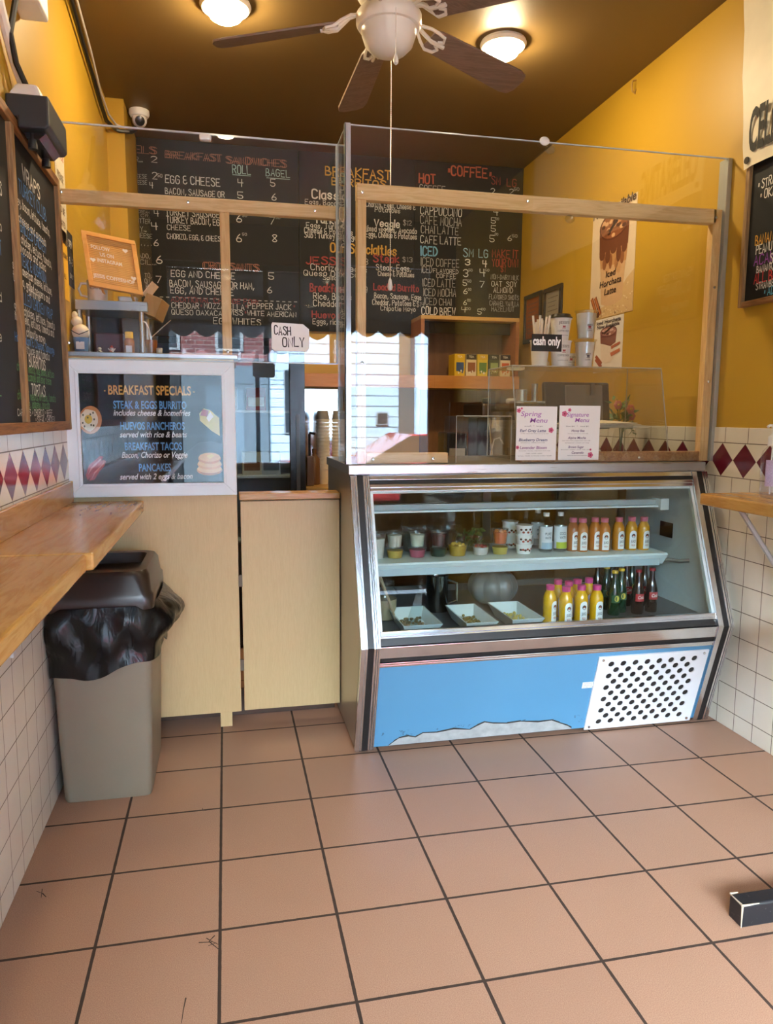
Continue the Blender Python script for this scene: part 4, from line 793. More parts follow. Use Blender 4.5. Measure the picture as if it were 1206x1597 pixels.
s2 = screen('right plexiglass screen with pine frame above the display case', .515, XR-.01, YR, 1.152, 2.43, (.937, 1.243, 1.40))
MB().box(.515, YR-.0035, 2.428, XR-.01, YR+.0035, 2.432).build('top_edge', M_GLASSEDGE, s2)
MB().box(.555, YR+.004, 2.165, XR-.05, YR+.042, 2.225).build('top_rail', M_PINE, s2, bev=.003)
MB().box(.556, YR+.004, 1.152, .592, YR+.042, 2.165).build('stile', M_PINEZ, s2, bev=.003)
MB().box(2.10, YR+.004, 1.152, 2.142, YR+.042, 2.225).build('right_stile', M_PINEZ, s2, bev=.003)
MB().box(2.144, YR-.012, 1.152, XR-.001, YR+.045, 2.43).build('wall_channel', plain('aluminium_channel', (.42, .42, .38), .4, .5), s2)
b = MB(); b.box(.592, YR+.004, 1.152, .935, YR+.042, 1.195); b.build('bottom_rail', M_PINE, s2, bev=.003)
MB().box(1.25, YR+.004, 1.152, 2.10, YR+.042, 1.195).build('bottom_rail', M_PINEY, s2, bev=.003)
for (x, z) in ((.575, 2.19), (1.25, 2.20), (2.11, 2.19), (.62, 1.172), (.87, 1.172), (1.8, 1.17), (.575, 1.55), (2.12, 1.5), (2.12, 1.9)): screw(s2, x, YR-.003, z)
for (x, z) in ((1.31, 2.43), (1.335, 2.40), (1.43, 2.14)): MB().sphere((x, YR-.012, z), .017, sx=1.3, sy=.5, n=14, k=8).build('suction_hook', pane_mat('clear_hook', (.85, .86, .85)) if z < 2.42 else plain('clear_clip', (.75, .78, .8), .1), s2)
s3 = thing('plexiglass_screen', 'narrow plexiglass return panel joining the two screens at the case corner', 'screen', (.516, .56, 1.15))
MB().box(.513, YR+.004, 1.152, .519, YL, 2.43).build('pane', M_GLASS, s3)
b = MB(); b.box(.508, YR-.006, 1.152, .530, YR-.0035, 2.435); b.box(.508, YR-.006, 1.152, .511, YR+.018, 2.435); b.build('corner_strip', plain('clear_corner_strip', (.50, .56, .62), .08, .3), s3)
MB().box(.5125, YR+.004, 2.428, .5195, YL, 2.432).build('top_edge', M_GLASSEDGE, s3)
# taped signs
cs = thing('paper_sign', 'white taped paper reading cash only in marker on the left screen', 'sign', (.36, YL-.006, 1.6))
a, c = at(424, 547, 'y', YL-.004), at(482, 506, 'y', YL-.004)
pl = [(a.x, a.z+.01), (a.x+.012, a.z), (c.x-.012, a.z), (c.x, a.z+.012), (c.x, c.z-.02), (c.x-.025, c.z), (a.x+.004, c.z+.004), (a.x, c.z-.004)]
MB().ext(pl, 'y', YL-.0062, YL-.0035).build('sheet', plain('white_card', (.88, .88, .86), .6), cs)
b = MB(); hand(b, 'CASH', (a.x+.012, YL-.007, c.z-.045), (1, 0, 0), (0, 0, 1), .034, 0, width=.066, weight=.13); hand(b, 'ONLY', (a.x+.045, YL-.007, c.z-.092), (1, 0, 0), (0, 0, 1), .036, 0, width=.088, weight=.13); b.build('lettering', ink('15151A'), cs, fix=False)
cs = thing('cash_only_sign', 'small black sign with white letters reading cash only on right screen', 'sign', (1.36, YR-.006, 1.6))
a, c = at(829, 547.5, 'y', YR-.004), at(876.5, 522, 'y', YR-.004)
MB().box(a.x, YR-.006, a.z, c.x, YR-.0035, c.z).build('plate', M_BLKGLOSS, cs)
b = MB(); printed(b, 'cash only', (a.x+.005, YR-.0068, a.z+.026), (1, 0, 0), (0, 0, 1), .033, 0, width=c.x-a.x-.010, bold=.035); b.build('lettering', ink('EDEDEA'), cs, fix=False)
# two menu cards
def flower(mb, o, u, v, r, ci, n=5):
    for k in range(n): a_ = 2*PI*k/n; mb.disc(o + u*r*.55*math.cos(a_) + v*r*.55*math.sin(a_), u, v, r*.45, r*.45, ci[0], 10)
    mb.disc(o + Vector((0, -.0006, 0)), u, v, r*.28, r*.28, ci[1], 8)
def card(label, pa, pb, title, lines, flowers):
    a, c = at(*pa, 'y', YR-.010), at(*pb, 'y', YR-.010); w_, h_ = c.x-a.x, c.z-a.z
    k = thing('menu_card', label, 'menu card', (a.x, YR-.01, a.z), 'menu cards taped to the right screen')
    MB().box(a.x, YR-.0075, a.z, c.x, YR-.0045, c.z).build('sheet', M_PAPER, k)
    mb = MB(); idx = {}; o = Vector((a.x, YR-.0083, a.z)); u, v = Vector((1, 0, 0)), Vector((0, 0, 1))
    def ci(cn): return idx.setdefault(cn, len(idx))
    for (tx, fx, fz, fw, h, cn, bd, shr) in title + lines: printed(mb, tx, o + u*fx*w_ + v*fz*h_, u, v, h*h_, ci(cn), width=fw*w_, bold=bd, shear=shr)
    for (fx, fz, r) in flowers: flower(mb, o + u*fx*w_ + v*fz*h_, u, v, r, (ci('D96C90'), ci('A8324E')))
    mb.build('print', [ink(c_) for c_ in idx], k, fix=False)
PUR, NVY = 'A85FB8', '27366E'
card('white spring menu card, left of the two taped above the case', (804.5, 718), (870, 634), [('Spring', .10, .82, .50, .085, PUR, .004, .2), ('Menu', .33, .70, .42, .085, PUR, .004, .2)],
 [('small  *  large', .2, .625, .45, .022, '555555', 0, 0), ('Earl Grey Latte', .09, .525, .64, .052, NVY, .012, .2), ('vanilla, lavender and earl grey tea', .1, .49, .7, .016, '777777', 0, 0), ('Blueberry Dream', .07, .355, .70, .052, NVY, .012, .2), ('blueberry, vanilla and milk', .12, .32, .6, .016, '777777', 0, 0), ('Lavender Bloom', .10, .21, .66, .052, '8A3A8A', .012, .2), ('lavender, honey, espresso and milk', .08, .17, .78, .016, '777777', 0, 0), ('oat milk add', .25, .12, .4, .016, '777777', 0, 0), ('syrups made in house every week', .05, .075, .85, .016, '777777', 0, 0)], [(.05, .92, .010), (.86, .56, .012), (.04, .24, .008), (.12, .96, .005)])
card('white signature menu card, right of the two taped above the case', (871, 717.5), (937.5, 633), [('Signature', .17, .80, .54, .075, PUR, .004, .2), ('Menu', .38, .70, .34, .075, PUR, .004, .2)],
 [('Hot $4   *   Iced $5', .17, .61, .55, .024, '555555', 0, 0), ('Honey Bee', .3, .52, .32, .042, '5A2F6E', .012, .2), ('honey, cinnamon and milk', .22, .48, .5, .016, '777777', 0, 0), ('Alpine Mocha', .22, .39, .44, .042, '5A2F6E', .012, .2), ('dark chocolate, peppermint and milk', .08, .35, .7, .016, '777777', 0, 0), ('whipped cream on top', .15, .31, .6, .016, '777777', 0, 0), ('Brown Sugar', .24, .22, .38, .042, '5A2F6E', .012, .2), ('brown sugar and oat milk', .06, .185, .75, .016, '777777', 0, 0), ('Caramelo', .32, .115, .30, .042, '5A2F6E', .012, .2), ('dulce de leche and espresso', .22, .075, .5, .016, '777777', 0, 0)], [(.12, .85, .013), (.24, .92, .008), (.79, .09, .013), (.79, .19, .005)])

# ================================================================== DISPLAY CASE
CX0, CX1 = .522, 2.115
T_, K_, B0 = (.43, 1.11), (.185, .475), (.325, .0)
def pf(z):     # depth of the front profile at height z
    if z >= K_[1]: f = (z-K_[1])/(T_[1]-K_[1]); return K_[0]+(T_[0]-K_[0])*f
    f = z/K_[1]; return B0[0]+(K_[0]-B0[0])*f
dc = thing('display_case', 'slanted glass refrigerated display case with chrome trim and light blue base', 'display case', (1.3, .65, 0))
YBK = 1.06
def slab(mb, x0, x1, za, zb, out, th, m=0):
    """a strip lying on the slanted front between heights za and zb"""
    mb.ext([(pf(za)-out, za), (pf(zb)-out, zb), (pf(zb)-out+th, zb), (pf(za)-out+th, za)], 'x', x0, x1, m)
MB().box(CX0-.008, .41, 1.112, CX1-.012, YBK, 1.150).build('worktop', M_STEEL, dc, bev=.003)
for (xa, xb) in ((CX0, CX0+.012), (CX1-.012, CX1)):
    MB().ext([(pf(1.11)+.01, 1.11), (pf(.475)+.01, .475), (pf(.02)+.01, .02), (YBK, .02), (YBK, 1.11)], 'x', xa, xb).build('side_panel', M_STEELZ if xa < 1 else M_CASEWHITE, dc)
for x in (CX0, CX1-.075):
    tr = thing('x', 'x', 'x') if False else None
    b = MB()
    for (a_, e_, o_, m_) in ((0, .016, .014, 0), (.018, .026, .010, 0), (.026, .05, .008, 1), (.05, .058, .012, 0), (.060, .066, .014, 0), (.068, .075, .014, 0)):
        for (za, zb) in ((.475, 1.108), (0.01, .475)): slab(b, x+a_, x+e_, za, zb, o_, .03, m_)
    b.build('end_trim', [M_CHROMEZ, M_BLACK], dc, fix=False)
    MB().box(x+.02, pf(.05)+.02, 0, x+.06, pf(.05)+.10, .05).build('foot', M_BLACK, dc)
GX0, GX1 = CX0+.076, CX1-.076
b = MB()
for (za, zb, o_, m_) in ((1.090, 1.110, .010, 0), (1.074, 1.090, .002, 1), (1.060, 1.074, .010, 0), (1.046, 1.060, .007, 0), (.514, .530, .009, 0), (.506, .514, .006, 0), (.478, .506, .002, 1)): slab(b, GX0, GX1, za, zb, o_, .02, m_)
for (za, zb, o_, m_) in ((.428, .476, .008, 0), (.408, .428, .001, 1), (.398, .408, .010, 0), (.388, .398, .008, 0)): slab(b, GX0, GX1, za, zb, o_, .02, m_)
b.build('front_trim', [M_CHROME, M_BLACK], dc, bev=.002, fix=False)
b = MB(); slab(b, GX0, GX1, .53, 1.046, 0, .005); b.build('front_glass', M_CASEGLASS, dc)
b = MB(); slab(b, GX0, GX0+.012, .53, 1.046, .001, .02); slab(b, GX1-.012, GX1, .53, 1.046, .001, .02); slab(b, GX0, GX1, 1.036, 1.047, -.003, .015); b.build('glass_gasket', M_CASEWHITE, dc)
# blue lower panel with a worn torn patch, grille
t = NT('light_blue_enamel'); v = t.coord(); n1 = t.noise(v, 3, 4); n2 = t.noise(v, 26, 5, .7); sp = t.n('ShaderNodeSeparateXYZ'); t.set(sp.inputs[0], v)
low = t.math('MULTIPLY', t.math('LESS_THAN', sp.outputs[2], .09), t.math('GREATER_THAN', n2, .62))
M_BLUE = t.bsdf(t.mix(t.math('MULTIPLY', low, .6), t.mix(n1, lin('4F89B0'), lin('5A94BA')), lin('2C3B46')), .38)
b = MB(); slab(b, GX0, GX1, .02, .388, .004, .012); lp = b.build('lower_panel', M_BLUE, dc)
b = MB(); tp = [(.66, .024), (.68, .040), (.70, .055), (.74, .060), (.77, .052), (.80, .070), (.86, .066), (.93, .075), (1.0, .066), (1.03, .082), (1.06, .096), (1.10, .086), (1.16, .080), (1.22, .084), (1.30, .072), (1.36, .076), (1.40, .058), (1.44, .040), (1.46, .026)]
top = [(x, pf(z)-.0055, z) for x, z in tp]; bot = [(x, pf(.022)-.0055, .022) for x, z in tp][::-1]; 
for i in range(len(tp)-1):
    (xa, za), (xb, zb) = tp[i], tp[i+1]; b.quad((xa, pf(.021)-.0055, .021), (xb, pf(.021)-.0055, .021), (xb, pf(max(zb,.022))-.0055, max(zb, .022)), (xa, pf(max(za,.022))-.0055, max(za, .022)))
b.build('worn_patch', plain('bare_scuffed_metal', (.36, .38, .38), .6, var=.4, scale=30), lp, fix=False)
b = MB()
for i in range(len(tp)-1):
    (xa, za), (xb, zb) = tp[i], tp[i+1]; q0, q1 = .004, .004
    b.quad((xa, pf(za)-.006, za-.002), (xb, pf(zb)-.006, zb-.002), (xb, pf(zb)-.006, zb+random.uniform(.001, .006)), (xa, pf(za)-.006, za+random.uniform(.001, .006)))
b.build('rust_line', ink('2A2622'), lp, fix=False)
b = MB(); slab(b, GX0-.02, GX1+.02, .0, .02, -.03, .02); b.build('kick_strip', M_BLACK, dc)
sx0 = 1.47; b = MB(); slab(b, sx0, sx0+.055, .222, .250, .006, .003); st_ = b.build('sticker', M_PAPER, lp)
b = MB(); dz = Vector((0, pf(.25)-pf(.22), .03)).normalized()
for k in range(3): printed(b, ('NOTICE', 'SERVICE ONLY', 'DO NOT COVER')[k], (sx0+.005, pf(.243-.009*k)-.0072, .243-.009*k), (1, 0, 0), dz, .005, 0, width=.045)
b.build('sticker_print', ink('333333'), st_, fix=False)
# perforated grille with real round holes
gx0, gx1, gz0, gz1 = 1.518, 2.026, .012, .368
g0 = Vector((0, pf(gz0)-.012, gz0)); gv = (Vector((0, pf(gz1)-.012, gz1)) - g0); GH = gv.length; gv.normalize(); gn = Vector((0, -gv.z, gv.y))
def gp(u, w, n=0): return Vector((gx0+u, 0, 0)) + g0 + gv*w + gn*n
b = MB(); GW = gx1-gx0; cw = GW/9.2; chh = GH/12.6; mu = (GW-8*cw)/2; mw_ = (GH-11*chh)/2; NH = 12
def cellhole(u0, u1, w0, w1):
    cu, cw_ = (u0+u1)/2, (w0+w1)/2; r = .0138; ring = []; sq = []
    for k in range(NH):
        a_ = 2*PI*(k+.5)/NH; ring.append(gp(cu+r*math.cos(a_), cw_+r*math.sin(a_)))
        m_ = max(abs(math.cos(a_))/((u1-u0)/2), abs(math.sin(a_))/((w1-w0)/2)); sq.append(gp(cu+math.cos(a_)/m_, cw_+math.sin(a_)/m_))
    inn = [p - gn*.004 for p in ring]
    b.add(ring+sq+inn, [(k, (k+1) % NH, NH+(k+1) % NH, NH+k) for k in range(NH)] + [(k, (k+1) % NH, 2*NH+(k+1) % NH, 2*NH+k) for k in range(NH)])
    for (ca, cb) in ((u0, w0), (u1, w0), (u1, w1), (u0, w1)):
        near = sorted(range(NH), key=lambda k: (sq[k]-gp(ca, cb)).length)[:2]; b.add([sq[near[0]], sq[near[1]], gp(ca, cb)], [(0, 1, 2)])
for r_ in range(11):
    w0 = mw_ + r_*chh; off = 0 if r_ % 2 == 0 else cw/2; n_ = 8 if r_ % 2 == 0 else 7
    for k in range(n_): cellhole(mu+off+k*cw, mu+off+(k+1)*cw, w0, w0+chh)
    b.quad(gp(0, w0), gp(mu+off, w0), gp(mu+off, w0+chh), gp(0, w0+chh)); b.quad(gp(mu+off+n_*cw, w0), gp(GW, w0), gp(GW, w0+chh), gp(mu+off+n_*cw, w0+chh))
b.quad(gp(0, 0), gp(GW, 0), gp(GW, mw_), gp(0, mw_)); b.quad(gp(0, GH-mw_), gp(GW, GH-mw_), gp(GW, GH), gp(0, GH))
for (pa, pb) in ((gp(0, 0), gp(GW, 0)), (gp(GW, 0), gp(GW, GH)), (gp(GW, GH), gp(0, GH)), (gp(0, GH), gp(0, 0))): b.quad(pa, pb, pb-gn*.007, pa-gn*.007)
gr_ = b.build('vent_grille', plain('white_enamel_grille', (.74, .78, .84), .4), dc, fix=False)
b = MB(); b.quad(gp(.01, .01, -.0045), gp(GW-.01, .01, -.0045), gp(GW-.01, GH-.01, -.0045), gp(.01, GH-.01, -.0045)); b.build('dark_backing', M_BLACK, gr_, fix=False)
for (u, w_) in ((.02, .015), (GW-.02, .015), (.02, GH-.015), (GW-.02, GH-.015)):
    MB().add(*(lambda L: ([gp(u, w_, 0) + Vector((p[0], 0, 0)) + gv*p[1] + gn*p[2] for p in L.v], L.f))(MB().lathe([(.007, 0), (.006, .0025), (.001, .003)], n=12, cap=False))).build('screw', M_CHROME, gr_)
# interior
ZD, ZM = .482, .745
IX0, IX1 = CX0+.014, CX1-.014
MB().box(IX0, pf(.5)+.03, .40, IX1, 1.02, ZD).build('deck', plain('dark_deck_steel', (.10, .105, .11), .35, .4), dc)
for (xa, xb) in ((IX0, IX0+.015), (IX1-.015, IX1)): MB().ext([(pf(.5)+.02, ZD), (pf(1.09)+.02, 1.09), (1.02, 1.09), (1.02, ZD)], 'x', xa, xb).build('liner', M_CASEWHITE, dc)
MB().box(IX0, pf(1.1)+.02, 1.095, IX1, 1.03, 1.112).build('top_liner', M_CASEWHITE, dc)
sf = MB().ext([(.44, .742), (.82, .742), (.82, ZM), (.436, ZM), (.430, .738), (.437, .728), (.47, .690), (.475, .692), (.445, .732)], 'x', IX0+.03, 1.955).build('shelf', M_CASEWHITE, dc, fix=True)
MB().box(IX0+.05, .445, .690, 1.925, .475, .728).build('shelf_lip', plain('shelf_lip_grey', (.42, .52, .56), .35), sf)
lf = MB().box(IX0+.03, .47, .948, 1.92, .60, .955).build('light_shelf', M_CASEWHITE, dc)
MB().box(IX0+.03, .50, .955, 1.93, .54, .978).build('lamp_tube', plain('unlit_lamp_cover', (.45, .50, .50), .4), lf)
MB().box(1.925, .46, .935, 1.965, .56, .985).build('bracket', M_CASEWHITE, lf)
for (xa, xb, ya) in ((IX0+.015, 1.33, 1.0), (1.29, IX1-.015, 1.025)):
    b = MB(); b.box(xa, ya, ZD, xa+.04, ya+.018, 1.09); b.box(xb-.04, ya, ZD, xb, ya+.018, 1.09); b.box(xa, ya, ZD, xb, ya+.018, ZD+.03); b.box(xa, ya, 1.06, xb, ya+.018, 1.09)
    d_ = b.build('sliding_door', plain('dark_door_frame', (.10, .09, .08), .4), dc); MB().box(xa+.04, ya+.006, ZD+.03, xb-.04, ya+.01, 1.06).build('glass', pane_mat('tinted_back_glass', (.40, .42, .42)), d_)
MB().box(IX1-.018, .60, .78, IX1-.012, .70, .85).build('thermostat', M_BLACK, dc)
MB().tube([(1.96, .50, .70), (1.99, .48, .705), (2.03, .46, .70), (2.07, .44, .705)], .009, 8).build('latch', plain('dull_metal', (.2, .19, .17), .5, .7), dc)

# ---- products on the middle shelf
def lidcup(x, y, z, h, r0, r1, fill, label, lidc=None, group='clear food cups on the middle shelf', top=None, name='food_cup'):
    c = thing(name, label, 'food cup', (x, y, z), group)
    MB().lathe([(r0, z), (r1, z+h), (r1+.002, z+h), (r0+.0015, z), ], (x, y, 0), 20, cap=False).build('cup', M_CLEAR, c)
    MB().lathe([(r0-.001, z+.001), (r0+(r1-r0)*.8-.001, z+h*.8), (.001, z+h*.84)], (x, y, 0), 20, cap=True).build('filling', plain('fill_' + fill, fill, .55, var=.25, scale=60), c)
    if top:
        b = MB()
        for k in range(7): a_ = k*2.4; b.sphere((x+r1*.55*math.cos(a_)*(k > 0), y+r1*.55*math.sin(a_)*(k > 0), z+h*.84), .009, n=8, k=6)
        b.build('topping', plain('fill_' + top, top, .45, var=.2), c)
    MB().lathe([(r1+.003, z+h-.003), (r1+.003, z+h+.004), (r1-.004, z+h+.006), (.001, z+h+.006)], (x, y, 0), 20, cap=False).build('lid', M_CLEAR, c)
    return c
YS = .56
def px_x(px, y, z):   # x on the line of a seen column at depth y
    lo = at(px, 850, 'y', y); return lo.x
lidcup(px_x(589, YS, 0), YS, ZM, .105, .026, .034, 'D8D6CC', 'tall clear cup of plain white yogurt at the shelf left end')
for (px, dn, dl, up_, ul, tp_) in ((616, 'C9A94A', 'yellow fruit cup at the bottom of the leftmost pair', 'CFC9B8', 'white pudding cup on top of the leftmost yellow fruit cup', None), (651, 'B8586A', 'pink fruit cup under a pudding cup, second pair from left', 'C8CDB8', 'white pudding cup stacked on the pink fruit cup', None), (684, '1E3A28', 'dark green cup under the dark red one', '4A1216', 'dark red jelly cup stacked on the dark green cup', None), (780, 'C2B048', 'pale yellow fruit cup under the orange cup', 'C8622A', 'orange melon cup stacked on the pale yellow cup', 'D27A3A')):
    x = px_x(px, YS, 0); lidcup(x, YS, ZM, .040, .031, .037, dn, dl); lidcup(x, YS, ZM+.047, .062, .027, .034, up_, ul, top=tp_)
lidcup(px_x(714, YS, 0), YS, ZM, .055, .034, .043, 'B8962A', 'wide cup of yellow diced fruit beside the dark cups', top='D0A832')
lidcup(px_x(750, YS, 0), YS, ZM, .042, .030, .036, 'DAD6D2', 'short cup of white yogurt with red berries', top='8A1E26')
for (px, c_, lb_) in ((663, '5A2418', 'brown drink cup in the back row behind the red jelly'), (640, '6E6A5C', 'grey pudding cup in the back row behind the pudding cups'), (700, '3A2A1E', 'dark brown cup in the back row behind the yellow fruit')): lidcup(px_x(px, .70, 0), .70, ZM, .105, .031, .04, c_, lb_)
sl = thing('salad_box', 'clear box of leafy green salad at the back of the middle shelf', 'salad box', (1.09, .68, ZM))
xs_ = px_x(738, .68, 0)
b = MB(); b.frustum((xs_, .69, ZM), .13, .10, .15, .12, .07); b.build('box', M_CLEAR, sl)
b = MB()
for k in range(40):
    p = Vector((xs_+random.uniform(-.055, .055), .69+random.uniform(-.045, .045), ZM+random.uniform(.015, .09))); a_ = Vector((random.uniform(-1, 1), random.uniform(-1, 1), random.uniform(-.5, 1))).normalized(); c_ = a_.orthogonal().normalized()
    b.add([p-a_*.018, p+c_*.011, p+a_*.018+Vector((0, 0, .004)), p-c_*.011], [(0, 1, 2), (0, 2, 3)])
b.build('leaves', plain('salad_green', (.06, .12, .03), .5, var=.4, scale=90), sl, fix=False)
for (px, y_, n_, lb_) in ((817, .56, 3, 'printed white {} in the stack beside the water bottles'), (795, .70, 2, 'printed white {} in the short stack behind the orange cup')):
    x = px_x(px, y_, 0)
    for k in range(n_):
        z = ZM + (.042*k if n_ == 3 else .05*k+.05); lv = ('bottom yogurt tub', 'middle yogurt tub', 'top yogurt tub') if n_ == 3 else ('lower yogurt tub', 'upper yogurt tub')
        if n_ == 2: z = ZM + .062*k
        tb = thing('yogurt_tub', lb_.format(lv[k]), 'yogurt tub', (x, y_, z), 'yogurt tubs on the middle shelf')
        hh = .038 if n_ == 3 else .058
        MB().lathe([(.030, z), (.036, z+hh), (.039, z+hh+.001), (.039, z+hh+.004), (.001, z+hh+.004)], (x, y_, 0), 20, cap=False).build('tub', M_WHITE, tb)
        q = MB()
        for j in range(6): a_ = -PI/2 + (j-2.5)*.3; zz = z+.018+.006*math.sin(j*3+k); r_ = .0345; q.disc((x+r_*math.cos(a_), y_+r_*math.sin(a_), zz), (-math.sin(a_), math.cos(a_), 0), (.0, .0, 1), .006, .005, j % 2, 8)
        q.build('print', [ink('4A2A20'), ink('A04838')], tb, fix=False)
def curved_label(x, y, z0, z1, r, half, mb, m, arch=False, ang=-PI/2, n=10):
    vs = []; fs = []
    for k in range(n+1):
        f = -1+2*k/n; a_ = ang + half*f; zt = z1 - ((1-math.sqrt(max(0, 1-f*f)))*half*r*1.0 if arch else 0)
        vs += [(x+r*math.cos(a_), y+r*math.sin(a_), z0), (x+r*math.cos(a_), y+r*math.sin(a_), zt)]
        if k: fs.append((2*k-2, 2*k, 2*k+1, 2*k-1))
    mb.add(vs, fs, m, True)
for (px, y_, lb_, c2) in ((851, .57, 'clear water bottle with pale blue label on the middle shelf', '9AB4C8'), (873.5, .57, 'clear coconut water bottle with green printed label', 'A8B83A'), (838, .68, 'clear water bottle in the back row behind the labelled ones', '8A9AA0')):
    x = px_x(px, y_, 0); wb = thing('water_bottle', lb_, 'bottle', (x, y_, ZM), 'water bottles on the middle shelf')
    MB().lathe([(.026, ZM), (.029, ZM+.006), (.029, ZM+.12), (.014, ZM+.155), (.013, ZM+.165), (.001, ZM+.165)], (x, y_, 0), 20, cap=False).build('bottle', pane_mat('water_plastic', (.78, .82, .82), 1.4, .05), wb)
    MB().lathe([(.0135, ZM+.16), (.0135, ZM+.176), (.001, ZM+.177)], (x, y_, 0), 16, cap=False).build('cap', M_WHITE, wb)
    q = MB(); q.lathe([(.0296, ZM+.015), (.0296, ZM+.115)], (x, y_, 0), 20, cap=False); q.build('label', plain('label_pale_blue', (.66, .72, .76), .5), wb)
    q = MB(); curved_label(x, y_, ZM+.016, ZM+.045, .0302, 1.0, q, 0)
    for j, tx in enumerate(('COCO', 'WATER') if px == 873.5 else ('PURE', 'WATER')):
        printed(q, tx, None, None, None, .012, 1, width=.030, bold=.02, center=True, fn=lambda u, v_, j=j: (x+.0304*math.cos(-PI/2+u/.0304), y_+.0304*math.sin(-PI/2+u/.0304), ZM+.078-.018*j+v_))
    q.build('label_print', [ink(c2), ink('5A6E78')], wb, fix=False)
JU = {}
def juice(x, y, z, h, r, col, cap, label, group, rot=0.0):
    key = (round(h, 3), col, cap)
    if key in JU: return dup(JU[key], (x, y, z), label, rot)
    j = thing('juice_bottle', label, 'juice bottle', (0, 0, 0), group)
    MB().lathe([(r*.9, 0), (r, .004), (r, h*.62), (r*.93, h*.72), (r*.62, h*.84), (r*.52, h*.87), (r*.52, h*.89), (.001, h*.89)], n=20, cap=False).build('bottle', plain('juice_' + col, col, .18, var=.05, Coat_Weight=.6), j)
    MB().lathe([(r*.62, h*.87), (r*.64, h*.99), (r*.58, h), (.001, h)], n=18, cap=False).build('cap', plain('cap_' + cap, cap, .4), j)
    q = MB(); curved_label(0, 0, h*.05, h*.60, r*1.015, .62, q, 0, True); q.build('label', plain('white_label', (.80, .80, .78), .5), j, fix=False)
    q = MB()
    R_ = r*1.03; fn = lambda u, v_: (R_*math.cos(-PI/2+u/R_), R_*math.sin(-PI/2+u/R_), v_)
    q.add([fn(.009*math.cos(2*PI*k/12), h*.44+.010*math.sin(2*PI*k/12)) for k in range(12)], [tuple(range(12))], 0)
    q.add([fn(.004*math.cos(2*PI*k/8), h*.45+.004*math.sin(2*PI*k/8)) for k in range(8)], [tuple(range(8))], 1)
    printed(q, 'JUICE', None, None, None, h*.07, 2, width=.022, bold=.02, center=True, fn=lambda u, v_: fn(u, v_+h*.24))
    printed(q, 'FRESH', None, None, None, h*.05, 1, width=.018, bold=.01, center=True, fn=lambda u, v_: fn(u, v_+h*.13))
    q.build('label_print', [ink('3A2A2A'), ink('B85A3A'), ink('4A4A50')], j, fix=False)
    j.location = (x, y, z); j.rotation_euler = (0, 0, rot); JU[key] = j; return j
for i, (px, y_, c_) in enumerate(((893, .57, 'A8683A'), (908, .55, 'B0703A'), (927, .56, 'B8702C'), (942, .54, 'B8702C'), (964, .55, 'C8862A'), (984, .55, 'D0941E'), (1003, .54, 'D0941E'))):
    nm = ('first', 'second', 'third', 'fourth', 'fifth', 'sixth', 'seventh')[i]; fl_ = ('peach', 'peach', 'dark peach', 'dark peach', 'amber', 'orange', 'orange')[i]
    juice(px_x(px, y_, 0), y_, ZM, .150, .027, c_, 'C4627A', f'{fl_} juice bottle with pink cap on the middle shelf, {nm} from left', 'juice bottles on the middle shelf', .25*(.5-i % 2))
# ---- bottom deck
def deckx(px, y_): return at(px, 930, 'y', y_).x
jar = thing('plastic_jar', 'clear plastic jar of tan powder in the lower left case corner', 'jar', (deckx(600, .55), .55, ZD)); x = deckx(600, .55)
MB().lathe([(.05, ZD), (.055, ZD+.01), (.055, ZD+.12), (.04, ZD+.14)], (x, .55, 0), 24, cap=False).build('jar', M_CLEAR, jar); MB().lathe([(.048, ZD+.004), (.052, ZD+.09), (.001, ZD+.092)], (x, .55, 0), 24).build('powder', plain('tan_powder', (.36, .28, .16), .8), jar); MB().lathe([(.042, ZD+.14), (.042, ZD+.165), (.001, ZD+.166)], (x, .55, 0), 20, cap=False).build('lid', M_CLEAR, jar)
def tray(label, fx0, fx1, y0, y1, z1, fill, fc, div=False):
    tr = thing('serving_dish', label, 'dish', ((fx0+fx1)/2, (y0+y1)/2, ZD), 'square white dishes on the case floor')
    cx_, cy_ = (fx0+fx1)/2, (y0+y1)/2; W_, D_ = fx1-fx0, y1-y0; h = z1-ZD; b = MB()
    ro = [(cx_+sx*W_/2, cy_+sy*D_/2, z1) for sx, sy in ((-1,-1),(1,-1),(1,1),(-1,1))]; ri = [(cx_+sx*(W_/2-.006), cy_+sy*(D_/2-.006), z1) for sx, sy in ((-1,-1),(1,-1),(1,1),(-1,1))]
    bo = [(cx_+sx*W_*.36, cy_+sy*D_*.36, ZD) for sx, sy in ((-1,-1),(1,-1),(1,1),(-1,1))]; bi = [(cx_+sx*W_*.35, cy_+sy*D_*.35, ZD+.008) for sx, sy in ((-1,-1),(1,-1),(1,1),(-1,1))]
    for k in range(4): n_ = (k+1) % 4; b.quad(ro[k], ro[n_], ri[n_], ri[k]); b.quad(ri[k], ri[n_], bi[n_], bi[k]); b.quad(ro[k], bo[k], bo[n_], ro[n_])
    b.quad(*bo); b.quad(*bi); b.build('dish', plain('pale_ceramic', (.62, .70, .70), .25), tr, bev=.0015)
    b = MB()
    for k in range(60):
        b.sphere((cx_+random.uniform(-.3, .3)*W_, cy_+random.uniform(-.3, .3)*D_, ZD+h*.25+random.uniform(0, .006)), random.uniform(.004, .008), n=6, k=4)
    f_ob = b.build('crumbs' if fill == 0 else 'shreds', plain('fill_' + fc, fc, .7, var=.25, scale=80), tr); f_ob['kind'] = 'stuff'
tray('square white dish of brown crumbs with a clear divider, left of the steel pitcher', .700, .862, .245, .535, .535, 0, '8A7450')
tray('square white dish of dark seeds, middle of the three on the case floor', .955, 1.092, .240, .535, .533, 0, '6E6238')
tray('square white dish of yellow shreds, beside the juice bottles', 1.150, 1.292, .245, .535, .535, 1, 'B0A45A')
